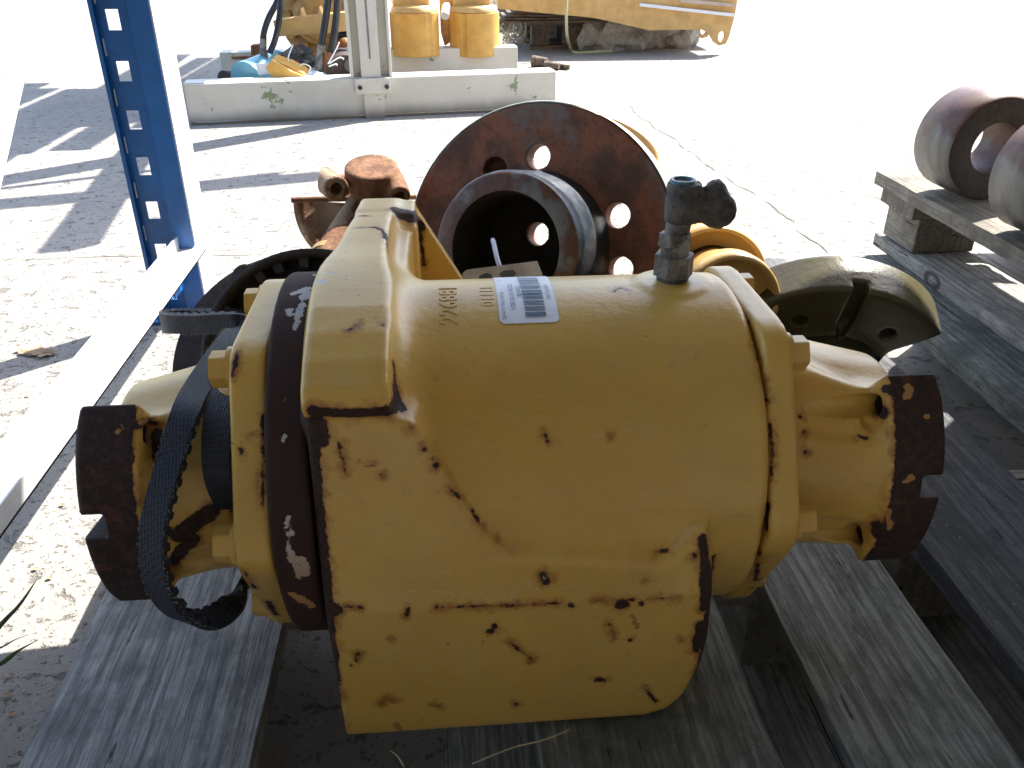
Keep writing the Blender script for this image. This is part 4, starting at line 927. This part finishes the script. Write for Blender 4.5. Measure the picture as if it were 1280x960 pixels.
G().cyl(aty(307, 98.5, 3.215), aty(309, 97.5, 3.225), .0595, n=28).build('rim', M['filter'], ft, .002)
pa = [aty(319, 80, 3.20), aty(338, 79, 3.20), aty(342, 92, 3.19), aty(323, 94, 3.19)]; slab('paper_label', pa, .002, M['paper'], ft, 0)
opl = thing('orange_plate', tuple(aty(360, 100, 3.2)), 'flat bent orange steel plate leaning beside the blue filter', 'plate')
slab('plate', [aty(*q, 3.17) for q in ((340, 75), (332, 84), (336, 92), (349, 106), (388, 106), (381, 96), (365, 90), (352, 82))], .008, M['orange'], opl, .001, (.2, 1, .3))
slab('fold', [aty(*q, 3.19) for q in ((340, 75), (356, 83), (370, 92), (382, 96), (378, 91), (360, 82))], .05, M['orange'], opl, .001, (.2, 1, .3))
def lump(name, c, rad, mat, label, cat, seed, sq=(1, 1, 1), amp=.35, sc=1.5, group=None, sub=3):
    bm = bmesh.new(); bmesh.ops.create_icosphere(bm, subdivisions=sub, radius=1)
    for v in bm.verts:
        d = 1+amp*mnoise.noise(v.co*sc+Vector((seed*3.1, 0, 0))); v.co = Vector((v.co.x*sq[0], v.co.y*sq[1], v.co.z*sq[2]))*d*rad
    me = bpy.data.meshes.new(name); bm.to_mesh(me); bm.free(); me.materials.append(mat)
    o = bpy.data.objects.new(name, me); COL.objects.link(o); o.location = c; return tagit(o, label, cat, group)
lump('rag', aty(396, 99, 3.25), .05, M['paper'], 'crumpled white rag lying right of the orange plate', 'rag', 1, (1.5, 1, .45), .8, 2.4)
lump('rag', aty(356, 80, 3.34), .035, M['paper'], 'small white rag behind the top of the orange plate', 'rag', 4, (1.2, 1, .5), .8, 2.4)
lump('valve_block', aty(373, 72, 3.40), .05, M['grime'], 'dark greasy valve block behind the white rags', 'valve', 2, (1.3, 1, .8), .5, 2)
vb = thing('axle_casting', tuple(aty(432, 100, 3.3)), 'dark brown cast axle part with a small bore, against the cream post', 'casting')
G().cyl(aty(432, 96, 3.26), aty(428, 80, 3.5), .075, .06, n=28).build('casting', M['steel_brown'], vb, .006)
G().cyl(aty(438, 82, 3.24), aty(437, 80, 3.34), .022, n=18).build('bore_tube', M['black_iron'], vb, .002)
G().cyl(aty(434, 66, 3.42), aty(446, 72, 3.44), .03, n=14).build('grey_coupling', M['galv'], vb, .003)
lump('orange_bolt_cap', aty(429, 55, 3.55), .035, M['orange_brown'], 'round orange brown cap above the dark axle casting', 'cap', 6, (1.3, 1, .9), .1)
o = thing('cable_tie', tuple(aty(400, 90, 3.22)), 'white cable ties curling over the rags and hose ends', 'cable tie')
for L_ in ([(365, 84), (360, 74), (366, 56)], [(385, 92), (388, 84), (378, 80), (372, 88)], [(410, 80), (420, 62), (424, 53)], [(412, 79), (424, 72), (430, 74)], [(411, 83), (420, 80), (421, 82)]):
    G().tube([aty(a, b, 3.22) for a, b in L_], .0025, 5).build('tie', M['paper'], o)
bx = thing('roller_stub', tuple(aty(285, 104, 3.2)), 'dark round stub lying at the left end behind the cream foot beam', 'roller')
G().cyl(aty(279, 98, 3.35), aty(293, 99, 3.40), .028, n=18).build('stub', M['steel_brown'], bx, .003)
bx2 = thing('brown_block', tuple(aty(318, 68, 3.8)), 'small orange brown metal box behind the hose ends', 'metal box')
slab('box', [aty(*q, 3.85) for q in ((313, 57), (325, 56), (325, 69), (314, 69))], .06, M['copper'], bx2)
slab('tray', [aty(*q, 3.86) for q in ((288, 71), (360, 69), (360, 73), (290, 74))], .10, M['copper'], bx2)
# two yellow axle ends right of the post
def axle_end(cx, x0, x1, ytop, ybot, Y, label, flat):
    a = aty(x0, ybot, Y); b = aty(x1, ybot, Y); r = (b-a).length/2; c = (a+b)/2+Vector((0, r*.8, 0)); zt = aty(cx, ytop, Y).z; zb = aty(cx, ybot-3, Y).z
    t = thing('axle_end', (c.x, c.y, zb), label, 'axle end', 'yellow axle ends on the rear rack foot')
    n = 40; P = []
    for i in range(n):
        an = 2*math.pi*i/n; x = r*math.cos(an); y = r*math.sin(an)*.92
        if flat > 0: x = min(x, r*.97); y = max(y, -r*.92+0) if x < .55*r else max(y, -r*.70)
        else: y = max(y, -r*.72) if x < -.45*r else y
        P.append((x, y))
    G().prism(P, zb, zt, Matrix.Translation((c.x, c.y, 0))).build('housing', M['orange'], t, .006)
    G().cyl((c.x-.01, c.y-.03, zt+.03), (c.x-.10, c.y+.62, zt+.16), r*.72, r*.66, n=32).build('tube', M['yellow2f2'], t, .01)
    G().lathe([(r*.93, 0), (r*.9, .02), (0, .03)], 36, Matrix.Translation((c.x, c.y, zt))).build('cover', M['yellow2f2'], t)
    return t
axle_end(518, 489, 551, 16, 75, 3.86, 'left yellow axle end, beside the cream post', 1)
axle_end(593, 563, 626, 16, 75, 3.92, 'right yellow axle end, with the brighter curved side', -1)
G_ = thing('axle_link', tuple(aty(557, 60, 4.0)), 'yellow casting link between the two axle ends', 'casting')
slab('link', [aty(*q, 4.0) for q in ((549, -4), (566, -4), (566, 50), (556, 58), (551, 40))], .12, M['yellow_dull'], G_, .006)
G().cyl(aty(556, 20, 3.9), aty(558, 8, 3.95), .02, n=10).build('fitting', M['galv'], G_, .002)

# ---- far pile: boom on pallets
bm_ = thing('loader_boom', (1.0, 4.9, .2), 'long yellow loader boom with an eye at its tip, lying on far pallets', 'machine boom')
pts = [aty(a, b, 4.72) for a, b in ((622, -16), (622, 11), (740, 22), (760, 26), (812, 38), (862, 37), (878, 37), (887, 42), (893, 53), (899, 57), (907, 55), (911, 47), (914, 36), (919, 18), (922, -2), (921, -16))]
# boom plate with an eye: built as two halves round the hole
cen = aty(902, 46, 4.72); ring_ = [cen+Vector((.020*math.cos(a), 0, .028*math.sin(a))) for a in [2*math.pi*i/14 for i in range(14)]]
bmm = bmesh.new(); 
def loop(ps): 
    vs = [bmm.verts.new(p) for p in ps]; return [bmm.edges.new((vs[i], vs[(i+1) % len(vs)])) for i in range(len(vs))]
ed_ = loop(pts)+loop(ring_)
bmesh.ops.triangle_fill(bmm, edges=ed_, use_beauty=True); geo = bmesh.ops.extrude_face_region(bmm, geom=bmm.faces[:]); bmesh.ops.translate(bmm, verts=[v for v in geo['geom'] if isinstance(v, bmesh.types.BMVert)], vec=(0, .03, 0))
bmesh.ops.recalc_face_normals(bmm, faces=bmm.faces); me = bpy.data.meshes.new('side_plate'); 
for v in bmm.verts: v.co -= bm_.location
bmm.to_mesh(me); bmm.free(); me.materials.append(M['yellow2f2'])
for k, dy in enumerate((0, .34)):
    o = bpy.data.objects.new('side_plate', me); COL.objects.link(o); o.parent = bm_; o.location = (0, dy, 0)
pu = [aty(a, b, 4.75) for a, b in ((622, -14), (622, 8), (740, 19), (812, 35), (865, 34), (905, 20), (915, -14))]
slab('boom_box', pu, .33, M['yellow2f2'], bm_, .004)
slab('bright_strip', [aty(a, b, 4.70) for a, b in ((800, 4), (918, 17), (918, 21), (800, 8))], .03, M['paper'], bm_, 0)  # white glare on the boom, put in as a pale strip
slab('bright_strip', [aty(a, b, 4.69) for a, b in ((850, -2), (918, 5), (918, 9), (850, 3))], .04, M['boomlip'], bm_, 0)
pl0 = thing('far_pallet', (.7, 5.2, 0), 'old wooden pallet under the left end of the boom, nearer one', 'pallet', 'old pallets under the far boom')
def farp(x0, x1, y0, y1, root, sd):
    n = 6
    for i in range(n):
        a = y0+(y1-y0)*i/n; plank(root, x0, x1, a, a+(y1-y0)/n*.8, .122, .022, M['wood_brown'], sd+i, 'plank', True)
    for y in (y0, (y0+y1)/2-.05, y1-.1):
        for x in (x0+.01, (x0+x1)/2-.05, x1-.11): G().box(x, x+.10, y+.003, y+.09, .0225, .1215).build('block', M['wood_brown'], root, .003)
        plank(root, x0, x1, y, y+.095, 0, .022, M['wood_brown'], sd+30, 'bottom_board', True)
farp(.50, .98, 5.02, 5.75, pl0, 700)
pl1 = thing('far_pallet', (.4, 5.7, 0), 'old wooden pallet further back under the boom, half hidden', 'pallet', 'old pallets under the far boom')
farp(.30, .62, 5.95, 6.7, pl1, 730)
pl2 = thing('plank_stack', (.9, 5.0, .146), 'loose stack of thin old boards between far pallet and boom', 'boards')
for k in range(4):
    plank(pl2, .32+.03*k, 1.02+.05*k, 4.92+.01*k, 5.3, .1465+.0145*k, .013, M['wood_brown'], 760+k, 'board', True)
for k in range(3): plank(pl2, .98, 1.38+.1*k, 4.98, 5.3, .10+.02*k, .016, M['wood_brown'], 770+k, 'board', True)
for i, (px, py, rr, sq) in enumerate(((752, 58, .10, (1.2, 1, .9)), (775, 58, .13, (1.1, 1, .9)), (800, 55, .13, (1, 1, 1)), (825, 54, .13, (1.1, 1, 1.)), (850, 54, .11, (1.1, 1, 1.1)), (738, 50, .10, (1, 1, 1)))):
    c = at0(px, py+7, 0); c.z = rr*.55; c.y += .12
    lump('stone_block', c, rr, M['stone'], ['broken stone under the boom next to the pallet', 'broken stone, second from the pallet, under the boom', 'middle broken stone propping the boom', 'broad pale stone under the boom', 'pale stone at the right end under the boom', 'dark hollow stone behind the nearest one'][i], 'stone', 11+i, sq, .5, 1.6, 'rubble stones under the far boom')
sp = thing('lashing_strap', tuple(aty(708, 60, 4.66)), 'pale yellow lashing strap hanging from the boom to the ground', 'strap')
G().tube([aty(708, -20, 4.66), aty(708, 20, 4.66), aty(709, 45, 4.66), at0(714, 62, .01), at0(722, 66, .006), at0(742, 65, .006), at0(765, 64, .006)], .008, 6).build('strap', M['strap'], sp)
for i, (px, py, r_, l) in enumerate(((675, 77, .03, 'short round wood offcut on the yard ground'), (690, 82, .022, 'broken bark piece beside the wood offcut'), (703, 83, .016, 'thin splinter of wood right of the bark'))):
    a = at0(px-9, py, r_*.8); b = at0(px+9, py+1, r_*.8)
    o = G().cyl(a, b, r_, r_*.7, n=9).build('wood_offcut', M['wood_brown'], None, .003, loc=tuple(a)); tagit(o, l, 'wood piece', 'wood scraps in front of the far pallets')
# dry weeds by the far pallet
g = G(); rr = random.Random(9)
for i in range(90):
    b0 = at0(rr.uniform(628, 668), rr.uniform(44, 58), 0); t_ = b0+Vector((rr.uniform(-.12, .12), rr.uniform(-.1, .1), rr.uniform(.02, .13)))
    g.add([b0-Vector((.003, 0, 0)), b0+Vector((.003, 0, 0)), t_], [(0, 1, 2)])
    if i % 3 == 0: g.add([t_+Vector((-.012, 0, 0)), t_+Vector((.012, 0, .004)), t_+Vector((0, .01, .016))], [(0, 1, 2)])
tagit(g.build('dry_weeds', M['straw'], None, loc=(.5, 5.4, 0)), 'dry straw coloured weeds beside the far pallet', 'weeds', kind='stuff')

# ---- left foreground: grass blades, leaves, grit
def blade(pts, w, label):
    P = spline(pts, 8); V = []; F = []
    for i, p in enumerate(P):
        s = w*(1-(i/(len(P)-1))**1.6)+.0002; V += [tuple(p+Vector((s, 0, 0))), tuple(p+Vector((0, 0, s*.5))), tuple(p-Vector((s, 0, 0)))]
    for i in range(len(P)-1): F += [(i*3, i*3+1, i*3+4, i*3+3), (i*3+1, i*3+2, i*3+5, i*3+4)]
    o = G().add(V, F, True).build('grass_blade', M['grass'], None, loc=tuple(P[0])); tagit(o, label, 'grass blade', 'grass blades at the left edge'); md = o.modifiers.new('s', 'SOLIDIFY'); md.thickness = .0004
blade([at0(-40, 830, .02), at0(0, 782, .05), at0(25, 755, .07), at0(46, 724, .085)], .0035, 'tall green grass blade, topmost of those at the left edge')
blade([at0(-30, 822, .01), at0(0, 810, .03), at0(18, 800, .035), at0(36, 793, .035)], .002, 'thin grass blade between the two wide ones')
blade([at0(-40, 850, .015), at0(0, 830, .03), at0(20, 815, .04), at0(47, 800, .05)], .005, 'wide green grass blade, lowest at the left edge')
g = G(); rl = random.Random(21)
def flake(c, s, q):
    n = rl.randint(5, 7); P = []
    for i in range(n): a = 2*math.pi*i/n; P.append(c+Vector((s*math.cos(a+q)*rl.uniform(.6, 1.2), s*.7*math.sin(a+q)*rl.uniform(.6, 1.2), .0012+s*.25*rl.random())))
    g.add([c+Vector((0, 0, s*.3))]+P, [(0, i+1, (i+1) % n+1) for i in range(n)])
for i in range(260):
    x, y = rl.uniform(-1.4, .6), rl.uniform(.35, 3.2); flake(Vector((x, y, .0005)), rl.choice((.0015, .002, .003, .004)), rl.random()*6)
for a in ((78, 632), (45, 712), (67, 578), (62, 723), (190, 475), (15, 845), (8, 870), (16, 893), (60, 905)): flake(at0(a[0], a[1], .001), .004, 1)
tagit(g.build('ground_litter', M['leaf'], None, loc=(0, 1, 0)), 'small dry leaf flakes and grit scattered on the concrete', 'litter', kind='stuff')
g = G()
for i in range(46): flake(at0(50+rl.gauss(0, 9), 441+rl.gauss(0, 2.2), .002), .008, rl.random()*6)
tagit(g.build('leaf_heap', M['leaf'], None, loc=(-.8, 1.2, 0)), 'small heap of brown leaf crumbs on concrete left of the blue post', 'leaf heap', kind='stuff')
for zz_, pts_ in ((.1475, ((505, 958, .16), (497, 945, .15), (488, 938, .15))), (.1475, ((590, 955, .16), (640, 935, .17), (680, 925, .17), (712, 912, .16)))):
    P = [at0(a, b, c) for a, b, c in pts_]; o = G().tube(P, .0006, 5).build('straw', M['straw'], None, loc=tuple(P[0])); tagit(o, 'thin pale straw lying under the housing foot' if len(pts_) == 4 else 'short pale straw end below the housing foot', 'straw')

ck = thing('shade_crate', (1.08, .55, .27), 'closed wooden crate added out of view to shade the planks at right', 'crate')  # out of view, added to keep the planks at right in shade
for k in range(4): plank(ck, .80, 1.34, .20, .22, .272+.115*k, .108, M['wood_tan'], 900+k, 'board', True)
G().box(.80, 1.34, .222, .96, .27, .75).build('case', M['wood_tan'], ck, .004)
# ---- unseen arm, slats and tubes added overhead to cast the yard shadows
for z in (1.5,): G().box(.55, .70, .10, 1.9, z-.07, z, RT2).build('arm', M['white_paint'], cr, .003)
ld = thing('shadow_slats', (-.5, 4.2, 1.5), 'unseen wooden slats added above the cream rack to cast yard shadows', 'crate')
for i in range(8):
    x = -1.05+.125*i
    plank(ld, x, x+.115-(.03 if i % 3 == 0 else 0), 3.55+.05*math.sin(i*2.1), 4.85+.12*math.sin(i*1.3), 1.502, .02, M['wood_brown'], 800+i, 'slat')
ld2 = thing('shadow_slats', (.1, 4.9, 1.5), 'second set of unseen slats added for shadow, right of the first', 'crate')
for i in range(6): plank(ld2, -.24+.105*i, -.24+.105*i+(.10 if i % 2 else .085), 3.95+.06*math.sin(i*1.9), 5.7+.2*math.sin(i*2.3), 1.502, .02, M['wood_brown'], 830+i, 'slat')
for i, (a, b, r_) in enumerate((((-.75, 2.72), (.62, 3.30), .022), ((-.2, 3.02), (.75, 3.28), .05), ((-.62, 2.95), (.30, 3.38), .016))):  # overhead tubes added only for the thin shadow streaks on the ground
    o = G().cyl((a[0], a[1], 1.50+.07+r_), (b[0], b[1], 1.57+r_), r_, n=14).build('shadow_tube', M['steel_brown'], None, loc=(a[0], a[1], 1.57)); tagit(o, ['long thin unseen tube added to cast a shadow streak', 'thick unseen tube added to cast a broad shadow streak', 'thinnest unseen tube added to cast a shadow streak'][i], 'tube')
g = G(); rk2 = random.Random(77)
for i in range(110):
    k = rk2.random()
    x = rk2.uniform(.245, .34) if k < .6 else (rk2.uniform(.40, .52) if k < .8 else rk2.uniform(-.27, -.14)); y = rk2.uniform(.30, .60)
    c = Vector((x, y, .1458)); s_ = rk2.choice((.0003, .0004, .0005, .0008)); a = rk2.random()*6
    P = [c+Vector((s_*math.cos(a+q*1.57)*rk2.uniform(.7, 1.6), s_*math.sin(a+q*1.57), rk2.uniform(0, .0005))) for q in range(4)]
    g.add(P, [(0, 1, 2, 3)])
tagit(g.build('paint_flakes', M['flake'], None, loc=(.3, .45, .146)), 'tiny pale paint flakes and grit lying on the dark pallet planks', 'flakes', kind='stuff')
# ---- wall and roof added behind and above the camera to block light
sh = thing('light_block_wall', (1, -2.2, 0), 'unseen wall added behind the camera to block light', 'wall')
G().box(-7, 9, -2.4, -2.2, 0, 3.4).build('wall', M['shed'], sh)
rf = thing('light_block_roof', (1, -.5, 2.9), 'unseen corrugated roof added above the camera to block light', 'roof')
V = []; F = []; nx = 200
for i in range(nx+1):
    for (y, z) in ((-2.3, 3.3), (.1, 2.9)): V.append((-7+16*i/nx, y, z+.02*math.sin(i*1.1)))
for i in range(nx): F.append((2*i, 2*i+1, 2*i+3, 2*i+2))
o = G().add(V, F, True).build('roof_sheet', M['shed'], rf); md = o.modifiers.new('s', 'SOLIDIFY'); md.thickness = .002
